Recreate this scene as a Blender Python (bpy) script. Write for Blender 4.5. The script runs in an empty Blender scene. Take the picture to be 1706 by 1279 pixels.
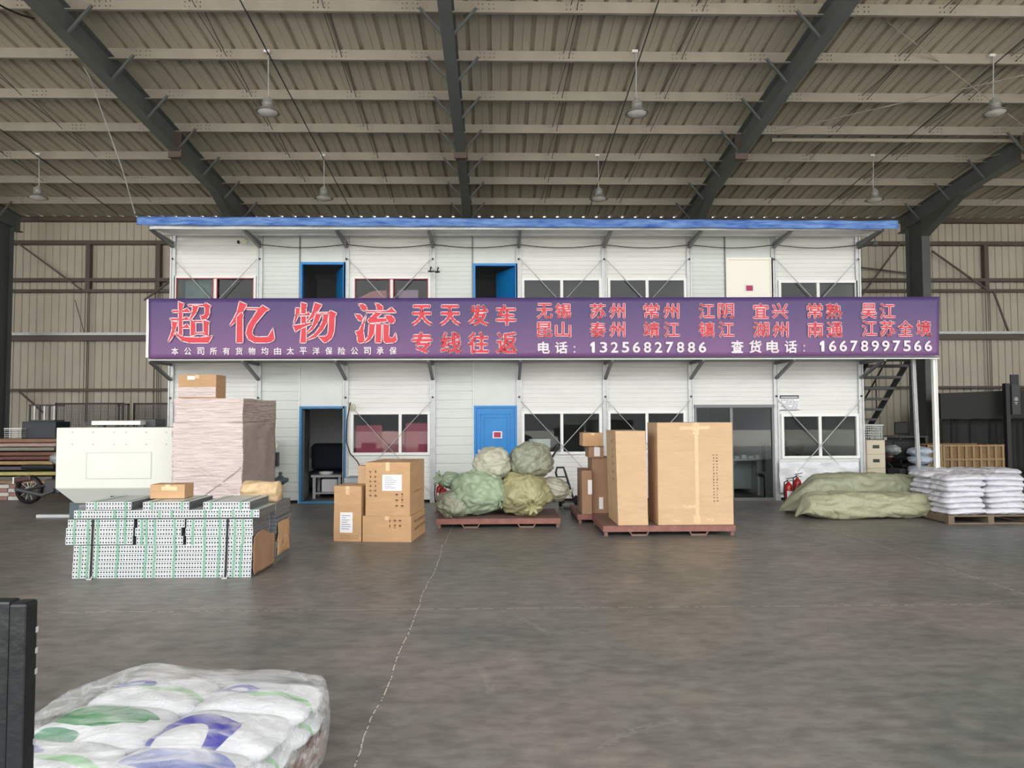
import bpy, math, random
from mathutils import Vector, Matrix, noise
random.seed(7)
SC = bpy.context.scene
COL = SC.collection
pi = math.pi
# ---------------------------------------------------------------- camera
F, CH = 1230.0, 1.79
YAW, PITCH, ROLL = .0207, .0440, -.0037
_f = Vector((math.sin(YAW)*math.cos(PITCH), math.cos(YAW)*math.cos(PITCH), math.sin(PITCH)))
_r0 = _f.cross(Vector((0, 0, 1))).normalized(); _u0 = _r0.cross(_f)
_r = _r0*math.cos(ROLL)+_u0*math.sin(ROLL); _u = -_r0*math.sin(ROLL)+_u0*math.cos(ROLL)
cam = bpy.data.cameras.new('camera'); cam.sensor_width = 36; cam.lens = F*36/1706; cam.clip_end = 500
camo = bpy.data.objects.new('camera', cam); COL.objects.link(camo)
camo.matrix_world = Matrix(((_r.x, _u.x, -_f.x, 0), (_r.y, _u.y, -_f.y, 0), (_r.z, _u.z, -_f.z, CH), (0, 0, 0, 1)))
SC.camera = camo
def ray(px, py): return _f + _r*((px-853)/F) - _u*((py-639.5)/F)
def P(px, py, Y):                      # the point of the plane y=Y seen at this pixel
    d = ray(px, py); return d*(Y/d.y) + Vector((0, 0, CH))
def G(px, py, z=0.0):                  # the point at height z seen at this pixel
    d = ray(px, py); return d*((z-CH)/d.z) + Vector((0, 0, CH))
# ---------------------------------------------------------------- light and exposure
w = bpy.data.worlds.new('sky'); SC.world = w; w.use_nodes = True
nt = w.node_tree; bg = nt.nodes['Background']
tc = nt.nodes.new('ShaderNodeTexCoord'); sp = nt.nodes.new('ShaderNodeSeparateXYZ'); cr = nt.nodes.new('ShaderNodeValToRGB')
nt.links.new(tc.outputs['Generated'], sp.inputs[0]); nt.links.new(sp.outputs['Z'], cr.inputs[0]); nt.links.new(cr.outputs[0], bg.inputs[0])
cr.color_ramp.elements[0].position = .0; cr.color_ramp.elements[0].color = (.30, .31, .31, 1)
cr.color_ramp.elements[1].position = .22; cr.color_ramp.elements[1].color = (1, 1, .99, 1)
bg.inputs[1].default_value = 4.2
sun = bpy.data.lights.new('sun', 'SUN'); sun.energy = 15; sun.angle = .05; sun.color = (1, .96, .9)
suno = bpy.data.objects.new('sun', sun); COL.objects.link(suno); suno.rotation_euler = (math.radians(-32), math.radians(10), 0)
suno.location = (0, -20, 30)
SC.view_settings.view_transform = 'Standard'; SC.view_settings.look = 'None'; SC.view_settings.gamma = 1
SC.view_settings.exposure = 0.28
# ---------------------------------------------------------------- helpers
def s2l(c): return tuple(((v/255)/12.92 if v/255 <= .04045 else ((v/255+.055)/1.055)**2.4) for v in c)
MATS = {}
def mat(name, rgb, rough=.6, metal=0, var=.0, vs=3.0, bump=0, bs=20.0, stretch=(1, 1, 1), alpha=1, coat=0, rgb2=None, spec=None, trans=0):
    if name in MATS: return MATS[name]
    m = bpy.data.materials.new(name); m.use_nodes = True; n = m.node_tree; b = n.nodes['Principled BSDF']
    c = s2l(rgb)+(1,); b.inputs['Base Color'].default_value = c
    b.inputs['Roughness'].default_value = rough; b.inputs['Metallic'].default_value = metal
    b.inputs['Alpha'].default_value = alpha; b.inputs['Coat Weight'].default_value = coat
    if spec is not None: b.inputs['Specular IOR Level'].default_value = spec
    b.inputs['Transmission Weight'].default_value = trans
    if var or bump or rgb2:
        t = n.nodes.new('ShaderNodeTexCoord'); mp = n.nodes.new('ShaderNodeMapping'); mp.inputs['Scale'].default_value = stretch
        n.links.new(t.outputs['Object'], mp.inputs[0])
    if var or rgb2:
        nz = n.nodes.new('ShaderNodeTexNoise'); nz.inputs['Scale'].default_value = vs; nz.inputs['Detail'].default_value = 6; nz.inputs['Roughness'].default_value = .65
        n.links.new(mp.outputs[0], nz.inputs[0])
        cr = n.nodes.new('ShaderNodeValToRGB'); cr.color_ramp.elements[0].position = .33; cr.color_ramp.elements[1].position = .67
        if rgb2: a, d = s2l(rgb2), s2l(rgb)
        else: a = tuple(v*(1-var) for v in c[:3]); d = tuple(min(1, v*(1+var)) for v in c[:3])
        cr.color_ramp.elements[0].color = a+(1,); cr.color_ramp.elements[1].color = d+(1,)
        n.links.new(nz.outputs[0], cr.inputs[0]); n.links.new(cr.outputs[0], b.inputs['Base Color'])
    if bump:
        nb = n.nodes.new('ShaderNodeTexNoise'); nb.inputs['Scale'].default_value = bs; nb.inputs['Detail'].default_value = 5
        n.links.new(mp.outputs[0], nb.inputs[0])
        bp = n.nodes.new('ShaderNodeBump'); bp.inputs['Strength'].default_value = bump; bp.inputs['Distance'].default_value = .03
        n.links.new(nb.outputs[0], bp.inputs['Height']); n.links.new(bp.outputs[0], b.inputs['Normal'])
    MATS[name] = m; return m

ORG = {}
class MB:
    def __init__(s): s.v = []; s.f = []; s.m = []; s.cur = 0
    def add(s, vs, fs):
        o = len(s.v); s.v += [tuple(p) for p in vs]; s.f += [tuple(i+o for i in f) for f in fs]; s.m += [s.cur]*len(fs)
        return s
    def box(s, x0, x1, y0, y1, z0, z1, R=None, c=None):
        vs = [Vector((x, y, z)) for z in (z0, z1) for y in (y0, y1) for x in (x0, x1)]
        if R is not None: vs = [R @ p for p in vs]
        if c is not None: vs = [p+Vector(c) for p in vs]
        return s.add(vs, [(0, 2, 3, 1), (4, 5, 7, 6), (0, 1, 5, 4), (2, 6, 7, 3), (0, 4, 6, 2), (1, 3, 7, 5)])
    def bar(s, p, q, w, h=None, up=(0, 0, 1)):
        h = h or w; p = Vector(p); q = Vector(q); d = (q-p).normalized(); u = Vector(up)
        if abs(d.dot(u)) > .98: u = Vector((0, 1, 0))
        a = d.cross(u).normalized(); b = a.cross(d)
        vs = [e+a*(i*w/2)+b*(j*h/2) for e in (p, q) for (i, j) in ((-1, -1), (1, -1), (1, 1), (-1, 1))]
        return s.add(vs, [(3, 2, 1, 0), (4, 5, 6, 7), (0, 1, 5, 4), (1, 2, 6, 5), (2, 3, 7, 6), (3, 0, 4, 7)])
    def tube(s, pts, r, n=8, caps=True):
        pts = [Vector(p) for p in pts]; rs = r if isinstance(r, (list, tuple)) else [r]*len(pts); vs = []; fs = []
        a = None
        for i, p in enumerate(pts):
            d = (pts[min(i+1, len(pts)-1)]-pts[max(i-1, 0)]).normalized()
            if a is None: a = d.orthogonal().normalized()
            else: a = (a-d*a.dot(d)).normalized()
            b = d.cross(a)
            vs += [p+(a*math.cos(t*2*pi/n)+b*math.sin(t*2*pi/n))*rs[i] for t in range(n)]
        for i in range(len(pts)-1):
            fs += [(i*n+t, i*n+(t+1) % n, (i+1)*n+(t+1) % n, (i+1)*n+t) for t in range(n)]
        if caps: fs += [tuple(range(n))[::-1], tuple((len(pts)-1)*n+t for t in range(n))]
        return s.add(vs, fs)
    def lathe(s, prof, c=(0, 0, 0), n=24, ax='z', R=None):
        vs = []; fs = []; c = Vector(c)
        for (r, z) in prof:
            for t in range(n):
                x, y = r*math.cos(t*2*pi/n), r*math.sin(t*2*pi/n)
                p = Vector((x, y, z)) if ax == 'z' else (Vector((x, z, y)) if ax == 'y' else Vector((z, x, y)))
                if R is not None: p = R @ p
                vs.append(p+c)
        for i in range(len(prof)-1):
            fs += [(i*n+t, i*n+(t+1) % n, (i+1)*n+(t+1) % n, (i+1)*n+t) for t in range(n)]
        return s.add(vs, fs)
    def prism(s, poly, d):                # polygon of 3-D points pushed along d
        n = len(poly); d = Vector(d); poly = [Vector(p) for p in poly]
        return s.add(poly+[p+d for p in poly], [tuple(range(n)), tuple(range(2*n-1, n-1, -1))]+[(i, i+n, (i+1) % n+n, (i+1) % n) for i in range(n)])
    def grid(s, fn, nu, nv, closeu=False):
        vs = [fn(i/nu, j/nv) for j in range(nv+1) for i in range(nu if closeu else nu+1)]; w = nu if closeu else nu+1
        return s.add(vs, [(j*w+i, j*w+(i+1) % w, (j+1)*w+(i+1) % w, (j+1)*w+i) for j in range(nv) for i in range(nu)])
    def build(s, name, mats, parent=None, smooth=False, bevel=0, solid=0, seg=2):
        me = bpy.data.meshes.new(name); o = ORG.get(parent.name, Vector()) if parent else Vector()
        me.from_pydata([tuple(Vector(p)-o) for p in s.v], [], s.f); me.validate()
        if not isinstance(mats, (list, tuple)): mats = [mats]
        for m in mats: me.materials.append(m)
        if len(me.polygons) == len(s.m): me.polygons.foreach_set('material_index', s.m)
        import bmesh
        bm = bmesh.new(); bm.from_mesh(me)
        if not solid: bmesh.ops.recalc_face_normals(bm, faces=bm.faces)
        bm.to_mesh(me); bm.free()
        if smooth: me.polygons.foreach_set('use_smooth', [True]*len(me.polygons))
        me.update()
        ob = bpy.data.objects.new(name, me); COL.objects.link(ob)
        if parent: ob.parent = parent; ORG[ob.name] = o
        if solid: md = ob.modifiers.new('s', 'SOLIDIFY'); md.thickness = solid; md.offset = 0
        if bevel: md = ob.modifiers.new('b', 'BEVEL'); md.width = bevel; md.segments = seg; md.limit_method = 'ANGLE'; md.angle_limit = .6
        return ob
def tag(o, label=None, cat=None, group=None, kind=None):
    if label: o['label'] = label
    if cat: o['category'] = cat
    if group: o['group'] = group
    if kind: o['kind'] = kind
    return o
def thing(name, label, cat, loc=(0, 0, 0), group=None):
    o = bpy.data.objects.new(name, None); o.empty_display_size = .1; COL.objects.link(o); o.location = loc
    ORG[o.name] = Vector(loc); return tag(o, label, cat, group)
def st(o): o['kind'] = 'structure'; return o
def dup(root, loc=None, rz=None, label=None, group=None):
    def cp(o, par):
        c = o.copy(); COL.objects.link(c); c.parent = par
        for ch in KIDS(o): cp(ch, c)
        return c
    r = cp(root, None)
    if loc is not None: r.location = loc
    if rz is not None: r.rotation_euler.z = rz
    if label: r['label'] = label
    if group: r['group'] = group
    return r
def KIDS(o): return [c for c in list(COL.objects) if c.parent == o]
def rz3(a): return Matrix.Rotation(a, 3, 'Z')

# ---------------------------------------------------------------- materials
m_sheet = mat('roof_sheet', (190, 183, 166), .55, 0, .10, .8, stretch=(1, .3, 1))
m_wall = mat('wall_sheet', (196, 188, 172), .55, 0, .08, .7)
m_purlin = mat('purlin_paint', (162, 155, 144), .55, 0, .08, 2)
m_frame = mat('frame_paint', (106, 109, 108), .5, 0, .12, 1.5)
m_girt = mat('girt_paint', (96, 84, 76), .55, 0, .1, 2)
m_galv = mat('galvanised', (190, 192, 192), .4, .3, .1, 8)
m_white = mat('white_panel', (226, 226, 223), .45, 0, .04, 1.2, stretch=(1, 1, 4))
m_white2 = mat('white_panel_cool', (214, 219, 215), .45, 0, .05, 1.0)
m_whitep = mat('white_paint', (238, 238, 236), .4)
m_blue = mat('blue_paint', (26, 132, 206), .4, 0, .08, 5)
m_bluef = mat('blue_frame_paint', (60, 128, 178), .45)
m_dark = mat('dark_metal', (48, 48, 48), .5)
m_black = mat('black_rubber', (20, 20, 21), .6)
m_dgrey = mat('dark_grey', (68, 70, 72), .5)
m_brace = mat('brace_steel', (118, 120, 120), .45, .2)
m_room = mat('room_wall', (206, 208, 208), .7)
m_card = mat('cardboard', (192, 154, 114), .75, 0, .08, 3, .3, 6, (1, 1, 3))
m_card2 = mat('cardboard_pale', (204, 172, 136), .75, 0, .06, 2.2, .3, 5, (1, 1, 3))
m_card3 = mat('cardboard_dull', (160, 126, 98), .75, 0, .06, 3, .12, 9)
m_tape = mat('packing_tape', (222, 190, 148), .25, 0, .08, 20, .3, 30)
m_paper = mat('paper', (236, 236, 238), .6)
m_ink = mat('ink', (92, 66, 44), .7)
m_blackink = mat('black_ink', (40, 34, 30), .7)
m_wood = mat('pallet_wood', (122, 96, 84), .75, 0, .22, 4, .2, 20, (1, 6, 6))
m_woodl = mat('pale_wood', (168, 146, 116), .75, 0, .2, 4, .2, 20, (1, 6, 6))
m_red = mat('red_enamel', (170, 24, 26), .3, coat=.3)
m_green_strap = mat('green_strap', (120, 168, 144), .35)
def glass_mat(name, tint, a):
    m = bpy.data.materials.new(name); m.use_nodes = True; n = m.node_tree; n.nodes.clear()
    o = n.nodes.new('ShaderNodeOutputMaterial'); mx = n.nodes.new('ShaderNodeMixShader'); tr = n.nodes.new('ShaderNodeBsdfTransparent')
    gl = n.nodes.new('ShaderNodeBsdfGlossy'); fr = n.nodes.new('ShaderNodeFresnel'); fr.inputs[0].default_value = a
    tr.inputs[0].default_value = s2l(tint)+(1,); gl.inputs['Roughness'].default_value = .01
    n.links.new(fr.outputs[0], mx.inputs[0]); n.links.new(tr.outputs[0], mx.inputs[1]); n.links.new(gl.outputs[0], mx.inputs[2]); n.links.new(mx.outputs[0], o.inputs[0])
    return m
m_glass = glass_mat('window_glass', (232, 236, 234), 1.3)
m_glassd = glass_mat('door_glass', (224, 228, 228), 1.42)

def film_mat(name, lo, hi, scale, stretch, col=(235, 238, 240)):
    m = bpy.data.materials.new(name); m.use_nodes = True; n = m.node_tree; b = n.nodes['Principled BSDF']
    b.inputs['Base Color'].default_value = s2l(col)+(1,); b.inputs['Roughness'].default_value = .18
    t = n.nodes.new('ShaderNodeTexCoord'); mp = n.nodes.new('ShaderNodeMapping'); mp.inputs['Scale'].default_value = stretch
    nz = n.nodes.new('ShaderNodeTexNoise'); nz.inputs['Scale'].default_value = scale; nz.inputs['Detail'].default_value = 7; nz.inputs['Distortion'].default_value = 1.2
    mr = n.nodes.new('ShaderNodeMapRange'); mr.inputs[1].default_value = .35; mr.inputs[2].default_value = .68; mr.inputs[3].default_value = lo; mr.inputs[4].default_value = hi
    bp = n.nodes.new('ShaderNodeBump'); bp.inputs['Strength'].default_value = .55; bp.inputs['Distance'].default_value = .02
    L = n.links.new; L(t.outputs['Object'], mp.inputs[0]); L(mp.outputs[0], nz.inputs[0]); L(nz.outputs[0], mr.inputs[0]); L(mr.outputs[0], b.inputs['Alpha'])
    L(nz.outputs[0], bp.inputs['Height']); L(bp.outputs[0], b.inputs['Normal'])
    return m

# ================================================================ THE HALL
AS, AR, SL = 8.95, 8.25, .0957          # roof height over the eye at y=0 (sheet, rafter bottom), slope
YW = 24.2; YF = -5.0
def zs(y): return CH+AS-SL*y
ZW = zs(YW)
# floor
def floor_mat():
    m = bpy.data.materials.new('polished_concrete'); m.use_nodes = True; n = m.node_tree; b = n.nodes['Principled BSDF']; L = n.links.new
    t = n.nodes.new('ShaderNodeTexCoord'); sx = n.nodes.new('ShaderNodeSeparateXYZ')
    wob = n.nodes.new('ShaderNodeTexNoise'); wob.inputs['Scale'].default_value = .9; wob.inputs['Detail'].default_value = 5
    L(t.outputs['Object'], wob.inputs[0])
    wv = n.nodes.new('ShaderNodeVectorMath'); wv.operation = 'MULTIPLY_ADD'; wv.inputs[1].default_value = (.12, .03, 0)
    L(wob.outputs['Color'], wv.inputs[0]); L(t.outputs['Object'], wv.inputs[2]); L(wv.outputs[0], sx.inputs[0])
    def noi(sc, st=(1, 1, 1), det=6):
        mp = n.nodes.new('ShaderNodeMapping'); mp.inputs['Scale'].default_value = st; L(t.outputs['Object'], mp.inputs[0])
        z = n.nodes.new('ShaderNodeTexNoise'); z.inputs['Scale'].default_value = sc; z.inputs['Detail'].default_value = det; z.inputs['Roughness'].default_value = .62; L(mp.outputs[0], z.inputs[0]); return z
    def ramp(src, a, b_, p0=.35, p1=.65):
        c = n.nodes.new('ShaderNodeValToRGB'); c.color_ramp.elements[0].position = p0; c.color_ramp.elements[1].position = p1
        c.color_ramp.elements[0].color = a; c.color_ramp.elements[1].color = b_; L(src, c.inputs[0]); return c
    base = ramp(noi(.35).outputs[0], s2l((112, 116, 111))+(1,), s2l((138, 129, 124))+(1,))
    fine = ramp(noi(4.5, (1, 1.8, 1), 12).outputs[0], (.52, .52, .52, 1), (1.10, 1.09, 1.08, 1), .34, .66)
    mul = n.nodes.new('ShaderNodeMix'); mul.data_type = 'RGBA'; mul.blend_type = 'MULTIPLY'; mul.inputs[0].default_value = .8
    L(base.outputs[0], mul.inputs[6]); L(fine.outputs[0], mul.inputs[7])
    # dark worn patches and a reddish one
    pat = ramp(noi(.9, (1, 1, 1), 4).outputs[0], (.72, .77, .79, 1), (1, 1, 1, 1), .38, .5)
    mul2 = n.nodes.new('ShaderNodeMix'); mul2.data_type = 'RGBA'; mul2.blend_type = 'MULTIPLY'; mul2.inputs[0].default_value = .7
    L(mul.outputs[2], mul2.inputs[6]); L(pat.outputs[0], mul2.inputs[7])
    def line(out, off, w):
        a = n.nodes.new('ShaderNodeMath'); a.operation = 'SUBTRACT'; L(out, a.inputs[0]); a.inputs[1].default_value = off
        c = n.nodes.new('ShaderNodeMath'); c.operation = 'ABSOLUTE'; L(a.outputs[0], c.inputs[0])
        d = n.nodes.new('ShaderNodeMath'); d.operation = 'LESS_THAN'; L(c.outputs[0], d.inputs[0]); d.inputs[1].default_value = w; return d
    gate = n.nodes.new('ShaderNodeMath'); gate.operation = 'GREATER_THAN'; gate.inputs[1].default_value = .47; L(noi(16, (1, 1, 1), 5).outputs[0], gate.inputs[0])
    cur = mul2.outputs[2]
    def over(mask, col, fac=1, g=None):
        nonlocal cur
        f = n.nodes.new('ShaderNodeMath'); f.operation = 'MULTIPLY'; L(mask, f.inputs[0]); f.inputs[1].default_value = fac
        o = f.outputs[0]
        if g is not None:
            k = n.nodes.new('ShaderNodeMath'); k.operation = 'MULTIPLY'; L(o, k.inputs[0]); L(g, k.inputs[1]); o = k.outputs[0]
        x = n.nodes.new('ShaderNodeMix'); x.data_type = 'RGBA'; L(o, x.inputs[0]); L(cur, x.inputs[6]); x.inputs[7].default_value = s2l(col)+(1,); cur = x.outputs[2]
    oy, ox = G(853, 1014).y+.03, G(590, 1279).x+.05
    for (o, off) in ((sx.outputs['Y'], oy), (sx.outputs['Y'], G(60, 884).y), (sx.outputs['X'], ox), (sx.outputs['X'], ox-6), (sx.outputs['X'], ox+6)):
        over(line(o, off, .007).outputs[0], (86, 82, 78), .6)
        over(line(o, off+.002, .0045).outputs[0], (205, 200, 190), .9, gate.outputs[0])
    for (px, py, R_, a0) in ((825, 1125, 1.1, .2), (1070, 1215, .8, 2.2), (1360, 975, 1.5, 1.2), (900, 1040, 2.0, .4)):
        q = G(px, py); ce = (q.x-R_*math.cos(a0), q.y-R_*math.sin(a0), 0)
        def dist(pt):
            d_ = n.nodes.new('ShaderNodeVectorMath'); d_.operation = 'DISTANCE'; L(wv.outputs[0], d_.inputs[0]); d_.inputs[1].default_value = pt; return d_.outputs['Value']
        ring = line(dist(ce), R_, .03); near = n.nodes.new('ShaderNodeMath'); near.operation = 'LESS_THAN'; L(dist((q.x, q.y, 0)), near.inputs[0]); near.inputs[1].default_value = .32
        g2 = n.nodes.new('ShaderNodeMath'); g2.operation = 'MULTIPLY'; L(near.outputs[0], g2.inputs[0]); L(gate.outputs[0], g2.inputs[1])
        over(ring.outputs[0], (176, 172, 164), .16, g2.outputs[0])
    L(cur, b.inputs['Base Color'])
    rr = n.nodes.new('ShaderNodeMapRange'); rr.inputs[3].default_value = .30; rr.inputs[4].default_value = .55; L(noi(1.3).outputs[0], rr.inputs[0]); L(rr.outputs[0], b.inputs['Roughness'])
    bp = n.nodes.new('ShaderNodeBump'); bp.inputs['Strength'].default_value = .08; bp.inputs['Distance'].default_value = .01
    L(noi(6, (1, 1, 1), 8).outputs[0], bp.inputs['Height']); L(bp.outputs[0], b.inputs['Normal']); b.inputs['Specular IOR Level'].default_value = .4
    return m
st(MB().box(-34, 34, -6, 30, -.2, 0).build('floor', floor_mat()))
st(MB().box(-60, 60, -60, -6, -.2, 0).build('floor_bounce_ground', mat('bounce_concrete', (196, 194, 186), .8, 0, .06, 1)))  # unseen pale ground behind the camera, added to bounce sunlight onto the ceiling
# roof sheet: trapezoid ribs running down the slope, open at the eave
def ribbed_roof():
    m = MB(); x = -34.0; pitch = .435; prof = []
    while x < 34:
        prof += [(x, 0), (x+.16, 0), (x+.165, .012), (x+.175, .012), (x+.18, 0), (x+.32, 0), (x+.34, .07), (x+.405, .07), (x+.425, 0)]; x += pitch
    ys = (YF, YW+.235)
    vs = [(px_, y, zs(y)+h) for y in ys for (px_, h) in prof]; n = len(prof)
    m.add(vs, [(i, i+1, n+i+1, n+i) for i in range(n-1)])
    return m
r = st(ribbed_roof().build('ceiling', m_sheet, solid=.004))
# back wall: vertical ribbed sheet
def ribbed_wall(xa, xb, y, z0, z1, pitch=.24):
    m = MB(); x = xa; prof = []
    while x < xb:
        prof += [(x, 0), (x+.17, 0), (x+.185, .035), (x+.225, .035), (x+.24, 0)]; x += pitch
    n = len(prof)
    m.add([(px_, y+h, z) for z in (z0, z1) for (px_, h) in prof], [(i, i+1, n+i+1, n+i) for i in range(n-1)])
    return m
st(ribbed_wall(-34, 34, YW+.22, 0, zs(YW+.26)-.006).build('wall_back', m_wall, solid=.004))
for sx_, nm in ((-1, 'wall_left_unseen'), (1, 'wall_right_unseen')):
    st(MB().box(sx_*30-.1, sx_*30+.1, YF, YW, 0, 7.5).build(nm, m_wall))  # unseen side walls, added to get the light in the hall right
# portal frames
fx = [P(x, 350, AR*F/462).x for x in (-8, 385, 778, 1170, 1562)]
fx = [fx[2]+(i-2)*7.0 for i in range(-1, 7)]; fx[1] -= .45; fx[5] += .22
def zr(y): return CH+AR-SL*y
for i, x in enumerate(fx):
    m = MB(); d = .52; y0, y1 = YF+.3, YW-.35
    for (w0, a, b) in ((.24, 0, .014), (.24, d-.014, d), (.010, .014, d-.014)):
        m.add([(x+sx_*w0/2, y, zr(y)+h) for y in (y0, y1) for h in (a, b) for sx_ in (-1, 1)], [(0, 1, 3, 2), (4, 6, 7, 5), (0, 4, 5, 1), (2, 3, 7, 6), (0, 2, 6, 4), (1, 5, 7, 3)])
    bm_ = st(m.build('roof_beam', m_frame))
    ys_ = 8.65*F/(812-222)
    mm = MB().box(x-.16, x+.16, ys_-.03, ys_+.03, zr(ys_)-.14, zr(ys_)+d); mm.box(x-.12, x+.12, ys_-.09, ys_+.09, zr(ys_)-.16, zr(ys_)-.14)
    mm.build('splice_plate', m_girt, bm_)
    c = MB(); zt = zr(YW)+.1
    YC0, YC1 = 22.45, 23.35
    c.box(x-.13, x+.13, YC0, YC0+.02, 0, zr(YC0)+.02); c.box(x-.13, x+.13, YC1, YC1+.02, 0, ZW-.25); c.box(x-.006, x+.006, YC0+.02, YC1, 0, zr(YC0)+.02)
    # haunch
    c.prism([(x-.12, YC0-.0, zr(YC0)-.55), (x-.12, YC0-1.9, zr(YC0-1.9)-.0), (x-.12, YC0-.0, zr(YC0)+.0)], (.24, 0, 0))
    st(c.build('column', mat('column_paint', (88, 90, 88), .5, 0, .1, 1.5)))
pys = [22.65-1.553*k for k in range(0, 18)]
XC = fx[3]
for k, y in enumerate(pys):
    m = MB(); zt = zs(y)-.004; zb = zt-.21; x0, x1 = -29.5, 29.5
    m.box(x0, x1, y-.004, y, zb, zt); m.box(x0, x1, y, y+.07, zb, zb+.004); m.box(x0, x1, y, y+.07, zt-.004, zt); m.box(x0, x1, y+.066, y+.07, zb, zb+.02)
    p_ = st(m.build('purlin', m_purlin))
    if y > 12:
        b = MB()
        for x in fx:
            for sx_ in (-1, 1):
                b.bar((x+sx_*.09, y-.03, zr(y)+.03), (x+sx_*.52, y-.03, zb+.06), .045, .045)
        b.build('fly_brace', m_frame, p_)
        b = MB()
        for x in fx:
            for c in (x+.7, x-.7, x+2.33, x-2.33):
                for dx in (-.06, .06, -.14, .14):
                    for dz in (.06, .15): b.lathe([(.011, -.012), (.011, 0)], (c+dx, y-.004, zb+dz), 6, 'y')
        b.build('bolt', m_dark, p_)
# sag rods between purlins, one object per line
for x in fx:
    for c in (x+2.33, x+4.67):
        m = MB()
        for a, b in zip(pys[:8], pys[1:9]):
            m.tube([(c-.05, a, zs(a)-.05), (c+.02, b, zs(b)-.16)], .008, 5); m.tube([(c+.05, a, zs(a)-.16), (c+.12, b, zs(b)-.05)], .008, 5)
        st(m.build('trim_sag_rod', m_dgrey))
# girts and bracing of the back wall
def gz(y): return P(853, y, YW).z
for (a, b, yy, mt, dep) in ((362, 369, 0, m_girt, .12), (401, 407, 0, m_girt, .1), (463, 468.5, 0, m_girt, .1), (481.5, 486, 0, m_girt, .1), (553, 557.5, 0, m_galv, .16), (558, 566, 0, m_girt, .1), (645, 649, 0, m_girt, .08)):
    st(MB().box(-29, 29, YW-dep+.1, YW+.2, gz(b), gz(a)).build('wall_girt', mt))
for x in (145, 262, 1645):
    X = P(x, 450, YW).x
    st(MB().box(X-.07, X+.07, YW+.02, YW+.2, gz(484), gz(404)).build('wall_brace_post', m_girt))
    m = MB()
    for dx in (-.06, .02, .08): m.tube([(X+dx, YW+.05, gz(482)), (X+dx, YW+.05, gz(700))], .012, 6)
    st(m.build('wall_hanger_rod', m_girt))
for (a, b) in (((30, 405), (135, 482)), ((292, 462), (240, 500)), ((125, 500), (140, 553)) , ((1430, 500), (1500, 405)), ((1553, 418), (1645, 483)), ((30, 650), (75, 690)), ((1430, 445), (1520, 456)), ((1655, 485), (1680, 552))):
    st(MB().bar(P(*a, YW-.02), P(*b, YW-.02), .05 if b[0] != 140 else .02).build('wall_brace', m_girt))
# roof wind bracing rods and conduits
for (a, b) in (((1448, 14, 13.5), (1706, 210, 17)), ((1290, 220, 17.5), (1706, 125, 14.2)), ((1290, 260, 20), (1600, 345, 23.5)), ((1400, 330, 23), (1706, 245, 18.5))):
    st(MB().tube([P(*a), P(*b)], .012, 6).build('trim_tie_rod', m_purlin))
st(MB().tube([P(1285, 233, 18.2), P(2000, 236, 18.2)], .05, 10).build('trim_pipe', m_purlin))
LY1, LY2 = 14.82, 19.5
LP = [(447, 86, LY1, 183), (1060, 86, LY1, 185), (1655, 93, LY1, 184), (540, 259, LY2, 327), (997, 259, LY2, 328), (1455, 259, LY2, 330), (65, 257, LY2, 326)]
m_shade = mat('lamp_aluminium', (176, 176, 172), .35, .5, .05)
m_lens = mat('lamp_inner', (208, 206, 200), .25, .2)
lam = None
ll = ['high bay lamp hanging above the front left bay, nearest the left roof beam', 'high bay lamp hanging right of the central roof beam in the front row', 'high bay lamp hanging by the pipe at the right edge of the front row',
      'dim high bay lamp hanging just left of the central beam over the blue tarpaulin', 'dim high bay lamp in the rear row right of the central beam', 'dim high bay lamp in the rear row above the right end of the offices', 'dim high bay lamp in the rear row over the far left wall']
for i, (x, yt, Y, yb) in enumerate(LP):
    a = P(x, yt, Y); b = P(x, yb, Y)
    L_ = thing('high_bay_lamp', ll[i], 'ceiling lamp', a, 'high bay lamps under the roof')
    MB().tube([a, b+Vector((0, 0, .2))], .014, 8).build('rod', m_galv, L_)
    MB().box(a.x-.09, a.x+.03, a.y-.03, a.y+.03, a.z-.02, a.z+.03).build('mount', m_whitep, L_)
    m = MB(); z = b.z
    m.lathe([(.0, .26), (.05, .26), (.055, .22), (.10, .21), (.11, .14), (.12, .135), (.11, .13), (.11, .08), (.12, .075), (.105, .07), (.11, .03)], (a.x, a.y, z), 20)
    m.build('housing', m_shade, L_, smooth=False)
    MB().lathe([(.11, .03), (.16, .01), (.22, -.03), (.25, -.045), (.25, -.055), (.21, -.035), (.15, .0), (.10, .02)], (a.x, a.y, z), 28).build('reflector', m_shade, L_, smooth=True)
    MB().lathe([(.2, -.045), (.16, -.09), (.10, -.115), (.0, -.125)], (a.x, a.y, z), 20).build('lens', m_lens, L_, smooth=True)
for X in [P(x, 86, LY1).x for x in (447, 1060, 1655)]+[P(65, 257, LY2).x]:
    m = MB(); m.tube([(X+.05, y, zs(y)-.23) for y in (8, 14, 19, 23.5)], .014, 6)
    tag(m.build('conduit', m_dgrey), {0: 'thin dark electrical conduit running under the purlins to the far left lamp'}.get(0) if X < -10 else ['thin dark conduit under the purlins feeding the front left lamp', 'thin dark conduit under the purlins feeding the lamps right of the central beam', 'thin dark conduit under the purlins feeding the lamps near the right pipe'][0 if X < -3 else 1 if X < 6 else 2], 'conduit')
cab = [P(130, 95, 15.5), P(150, 130, 15.6), P(180, 215, 15.6), P(205, 285, 15.5), P(225, 356, 15.0)]
tag(MB().tube(cab, .012, 6).build('hanging_cable', m_galv), 'pale cable hanging from the left roof beam down to the blue tarpaulin', 'cable')
tag(MB().tube([P(-20, -2, 12), P(10, 14, 12.2), P(35, 25, 12.4), P(57, 31, 12.6)], .018, 6).build('black_cable', m_black), 'short black cable slung to the left roof beam at the top corner', 'cable')

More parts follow.
